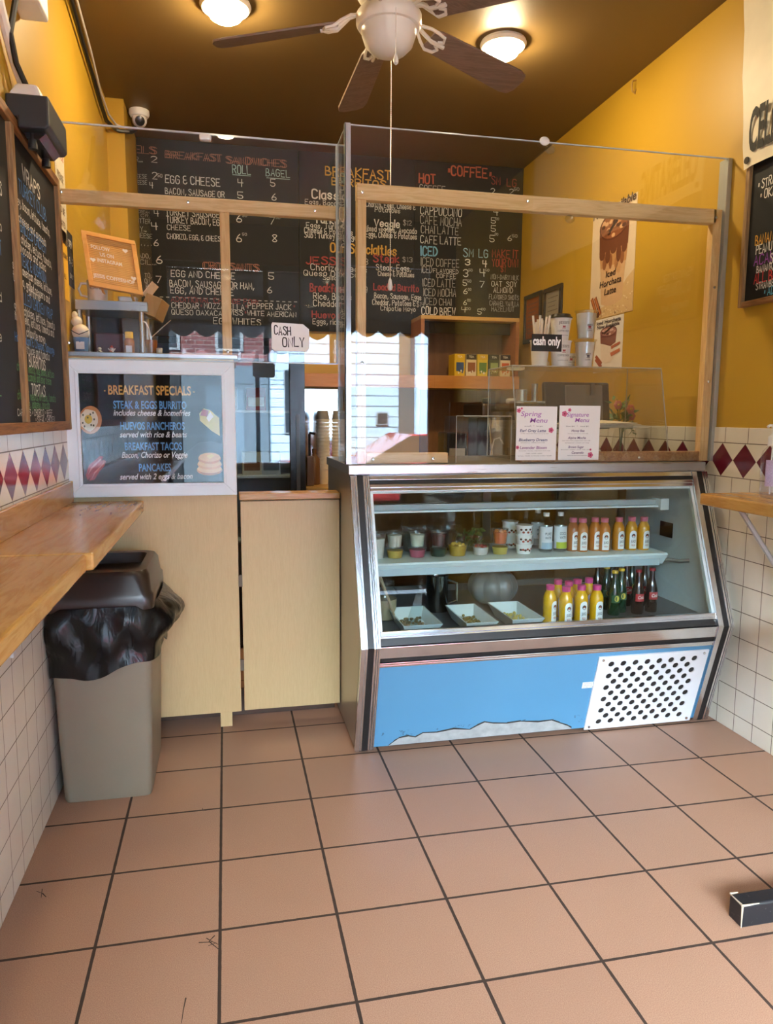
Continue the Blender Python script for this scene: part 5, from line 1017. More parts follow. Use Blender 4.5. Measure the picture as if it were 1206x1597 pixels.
wedge = thing('acrylic_divider', 'clear slanted acrylic divider standing in the left dish', 'divider', (.77, .40, .5))
MB().ext([(.745, .497), (.810, .497), (.815, .685), (.810, .685)], 'y', .385, .391).build('sheet', pane_mat('divider_acrylic', (.86, .9, .9)), wedge)
tag(MB().tube([(.655, .55, .70), (.685, .46, .60), (.705, .40, .52)], [.012, .006, .005], 8).build('wooden_spatula', plain('spatula_wood', (.36, .26, .16), .6)), 'wooden spatula leaning in the left dish', 'spatula')
pt = thing('steel_pitcher', 'tall steel pitcher standing on the case floor between the dishes', 'pitcher', (.95, .62, ZD)); 
MB().lathe([(.048, ZD), (.050, ZD+.004), (.050, ZD+.155), (.054, ZD+.165), (.05, ZD+.165), (.046, ZD+.155), (.046, ZD+.006), (.001, ZD+.006)], (.95, .64, 0), 28, cap=False).build('body', steel('dark_polished_steel', (.42, .43, .43), .14, 'z'), pt)
MB().tube([(.995, .62, ZD+.14), (1.03, .60, ZD+.13), (1.03, .60, ZD+.05), (.995, .62, ZD+.03)], .006, 8).build('handle', M_CHROME, pt)
pk = thing('ceramic_pumpkin', 'grey white pumpkin shaped pot standing behind the dishes', 'pumpkin', (1.215, .68, ZD))
b = MB(); R_, n_ = .115, 48; vs = []; fs = []
for i in range(13):
    th = PI*i/12
    for k in range(n_):
        a_ = 2*PI*k/n_; rr = R_*(math.sin(th)**.8)*(1-.07*abs(math.cos(a_*5))**6 if False else 1-.13*(abs(math.cos(a_*4))**4)); vs.append((1.235+rr*math.cos(a_), .70+rr*math.sin(a_), ZD+.085-.085*math.cos(th)*(1-.18*(math.sin(th) < .3))))
for i in range(12):
    for k in range(n_): fs.append((i*n_+k, i*n_+(k+1) % n_, (i+1)*n_+(k+1) % n_, (i+1)*n_+k))
b.add(vs, fs, 0, True); b.build('body', plain('grey_white_glaze', (.15, .155, .145), .35, var=.2, scale=14), pk)
MB().tube([(1.235, .70, ZD+.158), (1.232, .698, ZD+.175), (1.242, .695, ZD+.188)], [.014, .010, .011], 10).build('stem', plain('dark_stem', (.12, .10, .07), .6), pk)
OJ = 'D8A410'
for i, (px, y_, lb_) in enumerate(((858, .36, 'leftmost of the front row'), (883, .32, 'second in the front row'), (907, .33, 'third in the front row'), (931, .32, 'front right, beside the green bottles'), (870, .45, 'back row, leftmost'), (887, .41, 'middle row, leftmost'), (900, .44, 'back row, in the middle'), (918, .45, 'back row, rightmost'))):
    juice(deckx(px, y_), y_, ZD, .162, .028, OJ, 'C23A78', 'bright orange juice bottle with magenta cap on case floor, ' + lb_, 'juice bottles on the case floor', (.5, .1, .05, .1, .3, -.2, .2, 0)[i])
def soda(x, y, z, glass, cap, labc, label, group, cl):
    s = thing('soda_bottle', label, 'soda bottle', (x, y, z), group)
    h = .195; r = .0265
    MB().lathe([(r*.9, z), (r, z+.005), (r*.98, z+.05), (r*.93, z+.075), (r*.99, z+.10), (r*.7, z+.13), (r*.45, z+.155), (r*.42, z+.19), (.001, z+.19)], (x, y, 0), 20, cap=False).build('bottle', plain('soda_' + glass, glass, .08, var=.05, Coat_Weight=1.0), s)
    MB().lathe([(r*.52, z+.185), (r*.52, z+.193), (r*.44, z+.197), (.001, z+.197)], (x, y, 0), 16, cap=False).build('cap', plain('cap_' + cap, cap, .35), s)
    if labc:
        q = MB(); curved_label(x, y, z+.058, z+.092, r*1.01, .9, q, 0)
        fn = lambda u, v_: (x+r*1.03*math.cos(-PI/2+u/(r*1.03)), y+r*1.03*math.sin(-PI/2+u/(r*1.03)), z+.07+v_)
        if cl: printed(q, 'Cola', None, None, None, .014, 1, width=.030, bold=.015, shear=.25, center=True, fn=fn)
        else: q.add([fn(.011*math.cos(2*PI*k/14), .006+.013*math.sin(2*PI*k/14)) for k in range(14)], [tuple(range(14))], 1)
        q.build('label', [ink(labc), ink('E6E0D8' if cl else 'C9B24A')], s, fix=False)
    return s
for (px, y_, lb_) in ((945, .52, 'green soda bottle with yellow cap, leftmost of the green ones'), (958, .42, 'green soda bottle with yellow cap, front row by the juices'), (952, .60, 'green soda bottle with yellow cap, at the back of the green ones'), (968, .46, 'green soda bottle with round label beside the cola bottles'), (984, .62, 'green soda bottle with yellow cap behind the cola bottles')): soda(deckx(px, y_), y_, ZD, '10301C', 'C9A42A', '1E4A2A', lb_, 'green soda bottles on the case floor', False)
for (px, y_, lb_) in ((995, .42, 'red labelled cola bottle, nearest the glass'), (1016, .44, 'red labelled cola bottle at the right end'), (1004, .55, 'red capped cola bottle in the back row'), (976, .56, 'red capped cola bottle between the green bottles')): soda(deckx(px, y_), y_, ZD, '140806', '8E1E28', 'A8242A', lb_, 'cola bottles on the case floor', True)
soda(deckx(931, .58), .58, ZD, '1A1410', 'B09040', None, 'plain dark bottle with gold cap behind the orange juices', None, False)

# ================================================================== ON TOP OF THE CASE
ZW = 1.150
ac = thing('acrylic_pastry_case', 'clear acrylic pastry case standing on the steel worktop', 'pastry case', (1.62, .75, ZW))
ax0, ax1, ay0, ay1, az = 1.275, 2.00, .53, .92, 1.565
b = MB(); th = .005
b.box(ax0, ay0+.10, az-th, ax1-.03, ay1, az); b.box(ax0, ay1-th, ZW, ax1, ay1, az)
b.ext([(ay0, ZW), (ay0+.10, az), (ay0+.105, az), (ay0+.005, ZW)], 'x', ax0, ax1)
for x in (ax0, ax1-th): b.ext([(ay0, ZW), (ay0+.10, az), (ay1, az), (ay1, ZW)], 'x', x, x+th)
b.box(ax0, ay0, ZW, ax1, ay1, ZW+th); b.build('shell', M_ACRYLIC, ac)
b = MB()
for x in (ax0, ax1): b.tube([(x, ay0, ZW), (x, ay0+.10, az)], .0028, 6); b.tube([(x, ay0+.10, az), (x, ay1, az)], .0028, 6); b.tube([(x, ay1, ZW), (x, ay1, az)], .0028, 6)
b.tube([(ax0, ay0+.10, az), (ax1, ay0+.10, az)], .0028, 6); b.tube([(ax0, ay1, az), (ax1, ay1, az)], .0028, 6)
b.build('polished_edges', plain('acrylic_edge', (.45, .42, .34), .1), ac)
MB().box(ax0+.01, ay0+.06, ZW+.14, ax1-.03, ay1-.01, ZW+.145).build('shelf', M_ACRYLIC, ac)
MB().box(1.80, ay1-.012, ZW+.30, 1.82, ay1-.004, ZW+.36).build('latch', plain('dull_metal', (.2, .19, .17), .5, .7), ac)
pp = thing('paper_liner', 'stack of folded white paper sheets on the pastry case shelf', 'paper sheets', (1.8, .72, ZW+.147))
b = MB()
for k in range(4): z = ZW+.147+.004*k; b.add([(1.55-.01*k, .62, z), (1.96-.02*k, .64, z+.002*k), (1.94-.03*k, .88, z+.006*k), (1.56, .87, z), (1.55-.01*k, .62, z+.0025), (1.96-.02*k, .64, z+.002*k+.0025), (1.94-.03*k, .88, z+.006*k+.0025), (1.56, .87, z+.0025)], [(0,1,2,3),(4,5,6,7),(0,1,5,4),(1,2,6,5),(2,3,7,6),(3,0,4,7)])
b.build('sheets', plain('warm_paper', (.78, .72, .60), .7), pp)
tg = tag(MB().tube([(1.74, .78, ZW+.012), (1.86, .66, ZW+.012), (1.94, .64, ZW+.012)], .006, 6).tube([(1.74, .78, ZW+.012), (1.84, .64, ZW+.03), (1.93, .62, ZW+.014)], .006, 6).build('serving_tongs', M_CHROME), 'steel tongs lying inside the pastry case at right', 'tongs')
# flowers behind the case
vz = thing('flower_vase', 'glass vase of pink flowers and green leaves behind the pastry case', 'vase of flowers', (2.03, 1.0, ZW))
MB().lathe([(.03, ZW), (.045, ZW+.04), (.04, ZW+.10), (.03, ZW+.13), (.034, ZW+.14)], (2.02, .99, 0), 20, cap=False).build('vase', M_CLEAR, vz)
b = MB(); lv = MB()
for k in range(9):
    a_ = random.uniform(0, 6.28); r_ = random.uniform(.01, .07); tip = Vector((2.02+r_*math.cos(a_), .99+r_*math.sin(a_), ZW+random.uniform(.18, .29))); b.tube([(2.02, .99, ZW+.02), (2.02+r_*.3*math.cos(a_), .99, ZW+.13), tip], .002, 6)
    for j in range(7):
        p = tip - Vector((0, 0, random.uniform(.0, .10))) + Vector((random.uniform(-.03, .03), random.uniform(-.03, .03), 0)); d = Vector((random.uniform(-1, 1), random.uniform(-1, 1), random.uniform(-.3, .8))).normalized(); s_ = d.orthogonal().normalized()
        lv.add([p, p+d*.022+s_*.012, p+d*.05, p+d*.022-s_*.012], [(0, 1, 2, 3)])
b.build('stems', plain('stem_green', (.06, .14, .04), .5), vz); lv.build('leaves', plain('leaf_green', (.05, .16, .05), .5, var=.3, scale=60), vz, fix=False)
for (x, y_, z) in ((1.965, .94, ZW+.255), (2.03, .93, ZW+.235), (2.06, .97, ZW+.20)):
    q = MB()
    for k in range(6): a_ = k*PI/3; q.sphere((x+.013*math.cos(a_), y_-.004, z+.013*math.sin(a_)), .011, sy=.5, n=10, k=6)
    fo = q.build('blossom', plain('pink_petal', (.62, .18, .16), .6), vz); MB().sphere((x, y_-.011, z), .006, n=8, k=6).build('flower_centre', ink('C9A43A'), fo)
# screen rear and coffee gear behind the acrylic case
ms = thing('till_screen', 'grey backed till screen standing behind the pastry case', 'till screen', (1.78, 1.02, ZW))
Rm = Matrix.Translation((1.77, 1.0, 1.40)) @ Matrix.Rotation(math.radians(-8), 4, 'X')
MB().obox(Rm, .36, .03, .235).build('body', plain('charcoal_plastic', (.035, .032, .03), .4), ms, bev=.012); MB().obox(Rm @ Matrix.Translation((.035, -.018, .0)), .20, .012, .20).build('back_plate', plain('warm_grey_plastic', (.22, .20, .18), .45), ms, bev=.004)
MB().box(1.72, .96, ZW, 1.84, 1.045, ZW+.02).build('base', M_BLACK, ms, bev=.004); MB().obox(Matrix.Translation((1.78, 1.015, 1.23)), .06, .02, .15).build('neck', M_BLACK, ms)
rk = thing('metal_rack', 'dark slatted metal tray behind the left side of the pastry case', 'rack', (1.505, 1.0, ZW))
b = MB()
for k in range(7): b.box(1.43, .955+.012*k, 1.415, 1.58, .962+.012*k, 1.42)
b.box(1.43, .95, 1.41, 1.435, 1.04, 1.42); b.box(1.575, .95, 1.41, 1.58, 1.04, 1.42); b.build('grate', M_STEEL, rk)
MB().box(1.43, .955, ZW, 1.58, 1.04, 1.41).build('body', plain('dark_brown_casing', (.03, .024, .02), .5), rk)
for (x, h, r_, lb_) in ((1.475, .055, .028, 'small steel pitcher on the dark rack'), (1.545, .085, .016, 'slim steel shaker on the dark rack')):
    tag(MB().lathe([(r_, 1.421), (r_, 1.421+h), (r_*.9, 1.421+h), (r_*.9, 1.425), (.001, 1.425)], (x, 1.0, 0), 18, cap=False).build('milk_pitcher', M_STEELZ), lb_, 'pitcher')
# cups and straws on the acrylic case top
ZA = az
def papercup(x, y, z, h, r0, r1, label, lid, clear=False, logo='A8323A', grp='stacked cups on the pastry case'):
    c = thing('takeaway_cup', label, 'takeaway cup', (x, y, z), grp)
    if clear:
        MB().lathe([(r0, z), (r1, z+h), (r1+.004, z+h+.002), (r1+.004, z+h+.005), (r1, z+h+.005), (r0-.001, z+.002), (.001, z+.002)], (x, y, 0), 26, cap=False).build('cup', M_CLEAR, c)
        MB().lathe([(r0-.003, z+.004), (r1-.003, z+h*.97), (.001, z+h*.98)], (x, y, 0), 24, cap=True).build('liner', plain('cream_liner', (.84, .79, .68), .6), c)
    else: MB().lathe([(r0, z), (r1, z+h), (r1+.003, z+h), (r1+.003, z+h+.004), (r1-.002, z+h+.004), (.001, z+h-.002)], (x, y, 0), 26, cap=False).build('cup', plain('white_cup_paper', (.80, .77, .70), .55), c)
    q = MB(); rr = lambda zz: r0+(r1-r0)*zz/h+.0012
    def fn(zz): return lambda u, v_: (x+rr(zz+v_)*math.cos(-PI/2-.05+u/rr(zz)), y+rr(zz+v_)*math.sin(-PI/2-.05+u/rr(zz)), z+zz+v_)
    if not clear:
        printed(q, "JESSI'S", None, None, None, h*.10, 0, width=.052, bold=.01, center=True, fn=fn(h*.76)); printed(q, 'COFFEE SHOP', None, None, None, h*.075, 0, width=.056, bold=.005, center=True, fn=fn(h*.42)); printed(q, 'breakfast all day', None, None, None, h*.04, 0, width=.05, center=True, fn=fn(h*.25))
    else:
        q.add([fn(h*.4)(.019*math.cos(2*PI*k/20), .019*math.sin(2*PI*k/20)) for k in range(20)], [tuple(range(20))], 2)
        q.v = [(a_, b_+.0003, c_) for a_, b_, c_ in q.v]
        printed(q, "JESSI'S", None, None, None, h*.06, 0, width=.026, bold=.01, center=True, fn=fn(h*.48)); printed(q, 'COFFEE', None, None, None, h*.05, 0, width=.024, center=True, fn=fn(h*.27))
    f2 = fn(h*(.60 if not clear else .40)); q.add([f2(*p) for p in ((-.008, .008), (-.006, 0), (.005, 0), (.007, .008))], [(0, 1, 2, 3)], 1); q.add([f2(*p) for p in ((-.010, -.004), (.009, -.004), (.007, -.002), (-.008, -.002))], [(0, 1, 2, 3)], 1)
    q.build('print', [ink('3A3432'), ink(logo), ink('DDD8CC')], c, fix=False)
    if lid: MB().lathe([(r1+.005, z+h+.002), (r1+.005, z+h+.008), (r1-.001, z+h+.010), (r1-.004, z+h+.020), (r1-.009, z+h+.022), (r1-.012, z+h+.017), (.001, z+h+.017)], (x, y, 0), 26, cap=False).build('lid', M_BLKGLOSS, c)
    elif clear: MB().lathe([(r1+.006, z+h+.004), (r1+.006, z+h+.009), (.001, z+h+.010)], (x, y, 0), 24, cap=False).build('lid', M_CLEAR, c)
cy_ = .69
x = at(876, 500, 'y', cy_).x
papercup(x, cy_, ZA, .112, .036, .047, 'white printed paper cup at the bottom of the left stack on pastry case', False)
papercup(x-.003, cy_, ZA+.112, .100, .034, .046, 'white printed paper cup with black lid on top of left stack', True)
x = at(914, 500, 'y', cy_).x
papercup(x, cy_, ZA, .116, .036, .047, 'clear cup with cream liner at the bottom of the right stack', False, True, '3A3A5A')
papercup(x+.002, cy_, ZA+.128, .116, .036, .047, 'clear cup with cream liner on top of the right stack', False, True)
x = at(894, 500, 'y', .75).x
papercup(x, .78, ZA, .065, .026, .032, 'small printed paper cup between the two stacks at the back', False)
st = thing('straw_cup', 'white paper cup full of wrapped straws on the pastry case', 'straw cup', (1.44, .68, ZA)); x = at(842, 550, 'y', .68).x
MB().lathe([(.033, ZA), (.043, ZA+.11), (.046, ZA+.112), (.046, ZA+.116), (.041, ZA+.114), (.031, ZA+.004), (.001, ZA+.004)], (x, .68, 0), 24, cap=False).build('cup', plain('plain_cup_paper', (.76, .73, .64), .55), st)
for k in range(14):
    a_ = k*2.4; r_ = .028*math.sqrt((k+.5)/14); b = MB(); tx, ty = x+r_*math.cos(a_)*1.5, .68+r_*math.sin(a_)*1.4
    b.tube([(x+r_*.5*math.cos(a_), .68+r_*.5*math.sin(a_), ZA+.01), (tx, ty, ZA+.205+.02*math.sin(k*3))], .005, 6); b.build('straw', plain('straw_wrapper', (.80, .72, .60), .6), st)
tag(MB().lathe([(.018, ZA), (.018, ZA+.03), (.008, ZA+.04), (.007, ZA+.16), (.012, ZA+.165), (.012, ZA+.185), (.001, ZA+.187)], (at(852, 540, 'y', .80).x, .80, 0), 14, cap=False).build('hand_pump', plain('clear_pump', (.70, .62, .50), .2)), 'slim clear pump bottle behind the straw cup', 'pump bottle')
# small clear box in the serving opening
sb = thing('acrylic_box', 'small clear acrylic guard box beside the menu cards on worktop', 'acrylic guard', (1.08, .62, ZW))
b = MB(); b.box(.99, .52, ZW, 1.235, .524, 1.345); b.box(.99, .524, ZW, .994, .70, 1.345); b.box(1.231, .524, ZW, 1.235, .70, 1.345); b.box(.99, .52, 1.341, 1.235, .70, 1.345); b.build('shell', pane_mat('dull_clear_acrylic', (.96, .96, .94), 1.3), sb)
b = MB(); b.tube([(.99, .52, ZW), (.99, .52, 1.345), (1.235, .52, 1.345), (1.235, .52, ZW)], .0018, 6); b.build('polished_edges', plain('acrylic_edge', (.45, .42, .34), .1), sb)

# ================================================================== RIGHT WALL
# iced coffee posters
def wallposter(label, y0, y1, z0, z1, tall):
    p = thing('drink_poster', label, 'poster', (XR, y0, z0), 'drink posters on the right wall'); xw = XR-.002
    MB().box(xw, y1, z0, XR-.0005, y0, z1).build('sheet', plain('poster_beige', (.66, .52, .36), .6) if tall else plain('poster_pale', (.72, .66, .62), .6), p)
    mb = MB(); idx = {}; W_, H_ = y0-y1, z1-z0
    def ci(c): return idx.setdefault(c, len(idx))
    def P(u, v, d=.0006): return Vector((xw-d, y0-u*W_, z0+v*H_))
    def pol(pts, c, d=.0006): mb.poly3([P(u, v, d) for u, v in pts], ci(c))
    def ov(cu, cv, ru, rv, c, d): pol([(cu+ru*math.cos(2*PI*k/24), cv+rv*math.sin(2*PI*k/24)) for k in range(24)], c, d)
    return p, mb, idx, ci, P, pol, ov, W_, H_, xw
p, mb, idx, ci, P, pol, ov, W_, H_, xw = wallposter('tall beige iced horchata latte poster with a glass of coffee', 1.655, 1.18, 1.905, 2.505, True)
pol([(0, 0), (1, 0), (1, .36), (.85, .30), (.7, .22), (.5, .13), (.25, .09), (0, .07)], 'C9A878', .0004)
random.seed(3)
for k in range(90): u = random.random(); ov(u, random.uniform(.01, .06+.26*u*u), .012, .006, ('B8926A', 'DEC8A0', 'CBAA7C')[k % 3], .0009)
pol([(.18, .80), (.86, .80), (.76, .13), (.62, .10), (.42, .10), (.28, .13)], 'C8A27A', .0010)
pol([(.19, .62), (.845, .62), (.82, .46), (.24, .46)], 'B88858', .0011)
pol([(.185, .78), (.855, .78), (.845, .60), (.20, .60)], '6A3A1E', .0014)
for (u_, v_, ru_, rv_, c_) in ((.27, .585, .07, .05, '6A3A1E'), (.40, .56, .06, .07, '6A3A1E'), (.53, .60, .07, .04, '6A3A1E'), (.65, .55, .055, .08, '6A3A1E'), (.77, .585, .06, .05, '6A3A1E')): ov(u_, v_, ru_, rv_, c_, .00145)
for (u_, v_, ru_, rv_, c_) in ((.33, .50, .05, .06, '8A5630'), (.47, .50, .04, .07, '8A5630'), (.60, .47, .04, .05, 'A87448'), (.73, .50, .045, .06, '8A5630'), (.40, .44, .05, .04, 'C09468'), (.66, .42, .05, .05, 'C09468')): ov(u_, v_, ru_, rv_, c_, .0012)
ov(.52, .82, .34, .13, '5A2C14', .0016); ov(.52, .82, .31, .115, '8A5230', .0018)
for k in range(34): a_ = random.uniform(0, 6.28); r_ = math.sqrt(random.random()); ov(.52+.28*r_*math.cos(a_), .82+.10*r_*math.sin(a_), .04, .018, ('C08A5A', '4A2410', 'D2A478', '7A4A2A')[k % 4], .0020+.00001*k)
pol([(.40, .78), (.70, .93), (.74, .91), (.44, .76)], '2E1A12', .0026)
for dx in (0, .09): pol([(.02+dx, .20), (.08+dx, .22), (.22+dx, .05), (.16+dx, .03)], '8A4A22', .0020+dx*.01); pol([(.04+dx, .205), (.06+dx, .212), (.20+dx, .045), (.18+dx, .04)], 'B8703A', .0022+dx*.01)
pol([(.20, .10), (.27, .12), (.25, .02), (.20, .01)], '4A2414', .0030)
for (tx, u0, v0, wd) in (('Iced', .38, .365, .22), ('Horchata', .24, .285, .50), ('Latte', .36, .205, .27)): printed(mb, tx, P(u0, v0, .0034), (0, -1, 0), (0, 0, 1), .034, ci('2A160C'), width=wd*W_, bold=.014, shear=.15)
printed(mb, 'Now Available', P(.02, .945, .0034), (0, -1, 0), (0, 0, 1), .044, ci('3A2416'), width=.96*W_, bold=.02, shear=.15)
mb.build('print', [ink(c) for c in idx], p, fix=False)
p, mb, idx, ci, P, pol, ov, W_, H_, xw = wallposter('small pale iced horchata poster below the tall one', 1.585, 1.265, 1.60, 1.90, False)
pol([(.22, .72), (.80, .72), (.72, .22), (.58, .16), (.40, .16), (.28, .22)], 'D8C8BC', .0008); pol([(.22, .74), (.80, .74), (.77, .52), (.6, .46), (.45, .50), (.25, .54)], '7A4A44', .0012); ov(.51, .74, .29, .10, '6A3A38', .0016); ov(.51, .74, .26, .08, '9A6A62', .0018)
for k in range(18): a_ = random.uniform(0, 6.28); r_ = math.sqrt(random.random()); ov(.51+.24*r_*math.cos(a_), .74+.07*r_*math.sin(a_), .04, .02, ('B88A80', '4A2422', 'CFA8A0')[k % 3], .0020+.00001*k)
pol([(.36, .74), (.66, .84), (.70, .82), (.40, .71)], '2E1A16', .0026)
for dy in (0, .06): pol([(.06, .30-dy), (.12, .34-dy), (.34, .18-dy), (.28, .13-dy)], '9A4A30', .0016+dy*.01)
pol([(.60, .34), (.92, .40), (.94, .34), (.64, .27)], 'B8684A', .0018); pol([(.62, .46), (.92, .52), (.93, .48), (.64, .40)], 'A85A42', .0018)
printed(mb, 'Iced Horchata', P(.08, .90, .002), (0, -1, 0), (0, 0, 1), .020, ci('3A2A30'), width=.84*W_, bold=.025); printed(mb, 'Now Available', P(.10, .82, .002), (0, -1, 0), (0, 0, 1), .020, ci('3A2A30'), width=.78*W_, bold=.025)
mb.build('print', [ink(c) for c in idx], p, fix=False)
# framed papers
for (lb_, y0, y1, z0, z1, c) in (('black framed orange certificate nearest the back corner', 2.62, 2.33, 1.86, 2.195, '8E4A24'), ('black framed grey document beside the orange certificate', 2.29, 2.02, 1.84, 2.19, '8A8478')):
    f = thing('picture_frame', lb_, 'framed paper', (XR, y0, z0), 'framed papers on the right wall'); b = MB(); w_ = .028
    b.box(XR-.018, y1, z0, XR-.001, y0, z0+w_); b.box(XR-.018, y1, z1-w_, XR-.001, y0, z1); b.box(XR-.018, y1, z0+w_, XR-.001, y1+w_, z1-w_); b.box(XR-.018, y0-w_, z0+w_, XR-.001, y0, z1-w_); b.build('frame', M_BLACK, f, bev=.002)
    MB().box(XR-.008, y1+w_, z0+w_, XR-.001, y0-w_, z1-w_).build('paper', ink(c), f)
    b = MB()
    for k in range(8): b.box(XR-.0088, y1+.06+.02*(k % 3), z1-.07-.028*k, XR-.0082, y0-.06, z1-.066-.028*k)
    b.build('print', ink('5A5048'), f)
# hook near the ceiling
hk = tag(MB().tube([(XR-.002, 1.25, 3.075), (XR-.02, 1.25, 3.07), (XR-.025, 1.25, 3.045), (XR-.02, 1.25, 3.02), (XR-.006, 1.25, 3.01), (XR-.003, 1.25, 3.03)], .005, 8).build('wall_hook', plain('amber_hook', (.45, .28, .08), .3)), 'small hook on the right wall just under the ceiling', 'hook')
# banner
bn = thing('cloth_banner', 'cream cloth banner with large black letters high on the right wall', 'banner', (XR, .38, 2.33))
b = MB(); n_ = 24; vs = []; fs = []
for i in range(n_+1):
    y_ = .345 - 1.9*i/n_
    for j in range(9):
        z = 2.34 + .74*j/8; yy = y_ - (.03*(1-j/8) if i == 0 else 0) + (.045*(j/8) if i == 0 else 0); vs.append((XR-.038-.004*math.sin(i*1.3+j*.6)-.003*math.sin(j*1.9), yy, z+.004*math.sin(i*.8)))
for i in range(n_):
    for j in range(8): fs.append((i*9+j, (i+1)*9+j, (i+1)*9+j+1, i*9+j+1))
b.add(vs, fs, 0, True); b.build('cloth', plain('cream_vinyl_cloth', (.72, .64, .48), .5), bn, fix=False)
q = MB(); printed(q, 'CELEBRATING', (XR-.0475, .285, 2.40), (0, -1, 0), (0, 0, 1), .155, 0, width=.46, bold=.03); q.build('lettering', ink('14110F'), bn, fix=False)
MB().lathe([(.006, -.003), (.013, -.003), (.014, 0), (.013, .001), (.006, .001)], (XR-.0465, .29, 2.37), 16, axis='x').build('grommet', plain('dark_grommet', (.08, .07, .06), .3, .8), bn)
# right chalkboard
LN = []; xq = XR-.014
def rb(txt, c, px, py, h, wt=.13, w_=None):
    a = at(px, py, 'x', xq); LN.append((txt, c, a.y, a.z, a.y - (w_ or h*.40*len(txt)), h, wt))
rb('* STRAWBERRY', WH, 1182, 296, .044); rb('* OKA', WH, 1185, 312, .044); rb('BANANA', 'D29A34', 1178, 383, .050); rb('PEANUT BUTTER', WH, 1179, 397, .044); rb('ACAI:', '8A3FA0', 1176, 415, .050); rb('STRAWBERRY', WH, 1201, 411, .050); rb('BANANA, GRANOLA', WH, 1180, 426, .034); rb('ALL BERRIES', 'C22E34', 1176, 443, .052); rb('STRAWBERRY, BLUE', WH, 1179, 452, .034); rb('* ADD', '5AA8C8', 1191, 461, .038)
chalk('wood framed chalkboard of smoothies on the right wall below the banner', (-.95, .315, 1.795, 2.60, .022), (), (M_OLDZ, M_OLDY), LN, (0, -1, 0), XR, -1)
# right ledge with sanitizer
ledge('honey wood wall ledge at right below the chalkboard', 1.852, XR-.009, -1.6, .088, 1.05, M_LEDGE, None, None)
rl = bpy.data.objects['counter_ledge.002']
for y_ in (-.05, -1.2):
    b = MB(); b.tube([(XR-.02, y_, .72), (1.93, y_, 1.0)], .010, 6); b.box(XR-.016, y_-.014, .66, XR-.0085, y_+.014, 1.004); b.box(1.90, y_-.014, .998, XR-.0085, y_+.014, 1.005); b.build('bracket', plain('grey_bracket_paint', (.45, .44, .43), .4), rl)
hx, hy = 2.0, -.11
sn = thing('sanitizer_bottle', 'clear pump bottle of hand sanitizer on the right wall ledge', 'pump bottle', (hx, hy, 1.05))
MB().lathe([(.030, 1.05), (.036, 1.055), (.036, 1.197), (.032, 1.223), (.014, 1.242), (.014, 1.248)], (hx, hy, 0), 28, cap=False).build('bottle', M_CLEAR, sn)
MB().lathe([(.029, 1.055), (.0335, 1.06), (.0335, 1.178), (.001, 1.179)], (hx, hy, 0), 24, cap=False).build('gel', pane_mat('clear_gel', (.90, .88, .92), 1.33), sn)
q = MB(); curved_label(hx, hy, 1.095, 1.191, .0368, .9, q, 0, ang=-PI/2-.3); q.build('label', plain('lilac_speckled_label', (.42, .32, .46), .4, var=.5, scale=300), sn, fix=False)
MB().lathe([(.017, 1.242), (.017, 1.274), (.010, 1.28), (.006, 1.283), (.006, 1.306), (.009, 1.309), (.009, 1.319), (.001, 1.321)], (hx, hy, 0), 16, cap=False).tube([(hx, hy, 1.314), (hx-.02, hy-.005, 1.316), (hx-.032, hy-.008, 1.311)], .005, 8).build('pump', M_WHITE, sn)
MB().tube([(hx, hy, 1.063), (hx, hy, 1.242)], .003, 6).build('dip_tube', M_WHITE, sn)

# ================================================================== FLOOR OBJECTS
# trash can
tc = thing('trash_can', 'slim taupe trash can with black bag under the left ledge', 'trash can', (-.385, .34, 0))
def ring(w, d, z, cx_=-.387, cy_=.335, r=.03, n=5):
    out = []
    for (sx, sy, a0) in ((1, -1, -PI/2), (1, 1, 0), (-1, 1, PI/2), (-1, -1, PI)):
        for k in range(n+1): a_ = a0 + PI/2*k/n; out.append(Vector((cx_+sx*(w/2-r)+r*math.cos(a_), cy_+sy*(d/2-r)+r*math.sin(a_), z)))
    return out
def loft(mb, rings, m=0, cap0=True, cap1=True, smooth=True):
    n = len(rings[0]); vs = [p for r in rings for p in r]; fs = [(i*n+k, i*n+(k+1) % n, (i+1)*n+(k+1) % n, (i+1)*n+k) for i in range(len(rings)-1) for k in range(n)]
    mb.add(vs, fs, m, smooth); b0 = len(mb.v)-len(vs)
    if cap0: mb.f.append([b0+k for k in range(n)]); mb.m.append(m); mb.sm.append(False)
    if cap1: mb.f.append([b0+(len(rings)-1)*n+k for k in range(n)]); mb.m.append(m); mb.sm.append(False)
b = MB(); loft(b, [ring(.285, .385, 0, r=.02), ring(.295, .395, .012, r=.025), ring(.335, .43, .66, r=.03), ring(.34, .435, .69, r=.03)]); b.build('bin', plain('taupe_plastic', (.235, .205, .150), .5, var=.08, scale=6), tc)
b = MB(); loft(b, [ring(.352, .45, .685, r=.035), ring(.355, .455, .70, r=.035), ring(.352, .452, .735, r=.035), ring(.338, .44, .745, r=.035), ring(.325, .43, .80, r=.05), ring(.305, .41, .815, r=.05), ring(.25, .33, .815, r=.03), ring(.24, .32, .775, r=.03)], cap0=False)
b.build('lid', plain('dark_brown_plastic', (.022, .014, .012), .28), tc)
b = MB(); n_ = 120; rings = []
random.seed(11); ph = [random.uniform(0, 6.28) for _ in range(6)]
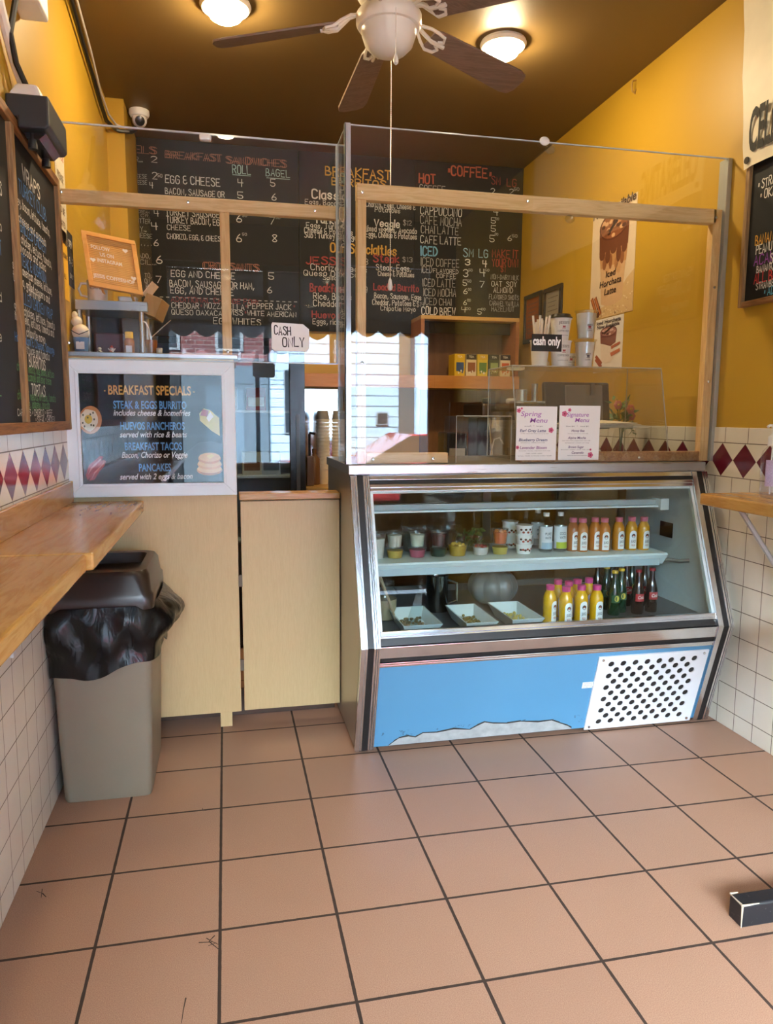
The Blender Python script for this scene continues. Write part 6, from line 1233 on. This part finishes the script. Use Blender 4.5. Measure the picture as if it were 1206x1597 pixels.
for j in range(15):
    f = j/14; z = .70 - .23*f; rr = []
    for k in range(n_):
        a_ = 2*PI*k/n_; ca, sa = math.cos(a_), math.sin(a_); hw, hd = .172, .222
        q = 1/((abs(ca)/hw)**5+(abs(sa)/hd)**5)**.2
        bul = .013+.030*math.sin(min(1, f*1.35)*PI)**.8*(.6+.4*math.sin(a_*3+ph[0])) + .010*f
        wr = .008*math.sin(a_*7+ph[1]+f*4)*math.sin(f*PI) + .005*math.sin(a_*13+ph[2]-f*6)*math.sin(f*PI)**.5 + .0022*math.sin(a_*23+f*8+ph[3])
        ext_ = .055*max(0, math.cos(a_-.25))**3*math.sin(min(1, f*1.25)*PI)
        rad = q + bul + wr*min(1, f*4) + ext_
        x_ = max(XL+.012, -.387+ca*rad); zz = z + .018*math.sin(a_*2+ph[4])*f + .012*math.sin(a_*7+ph[5])*f + .05*f*max(0, ca)**2
        rr.append(Vector((x_, .335+sa*rad, zz)))
    rings.append(rr)
rr = [Vector((p.x*.0+(-.387)+(p.x+.387)*.93, .335+(p.y-.335)*.93, p.z+.015)) for p in rings[-1]]; rings.append(rr)
loft(b, rings, cap0=False, cap1=False)
t = NT('black_bin_bag'); vv = t.coord(); M_BAG = t.bsdf((.003, .003, .004), .24, 0, Specular_IOR_Level=.3, bump=t.noise(t.coord((1, 1, .5)), 16, 2, .4, 2.0), bstr=.30, bdist=.012)
b.build('bin_bag', M_BAG, tc)
# black table whose foot reaches into the frame at right
tbk = thing('black_table', 'scuffed black wooden foot of a small table on the floor at right', 'table', (1.75, -.87, 0))
FB = [(-.897, 0), (-.846, 0), (-.846, .060), (-.851, .065), (-.892, .065), (-.897, .060)]
t = NT('scuffed_black_paint'); v = t.coord(); M_BLKP = t.bsdf(t.mix(t.math('GREATER_THAN', t.noise(v, 70, 4, .7), .66), lin('14161B'), lin('4A4A48')), .45)
ft = MB().ext(FB, 'x', 1.350, 2.02).build('foot', M_BLKP, tbk, bev=.003)
b = MB()
for (p0, p1) in (((1.3495, -.8975, .062), (1.3495, -.8975, .0)), ((1.3495, -.8975, .0645), (1.40, -.8975, .0645)), ((1.3495, -.8975, .0648), (1.3495, -.85, .0648)), ((1.35, -.8465, .0645), (1.375, -.8465, .0645))): b.tube([p0, ((p0[0]+p1[0])/2, (p0[1]+p1[1])/2, (p0[2]+p1[2])/2), p1], [.0032, .0022, .0012], 6)
b.build('worn_edge', plain('bare_worn_wood', (.42, .36, .27), .7), ft)
MB().box(1.80, -.905, .065, 1.86, -.84, .70).build('column', M_BLKP, tbk, bev=.004)
MB().box(1.66, -1.2, .70, 2.12, -.6, .73).build('tabletop', M_BLKP, tbk, bev=.005)
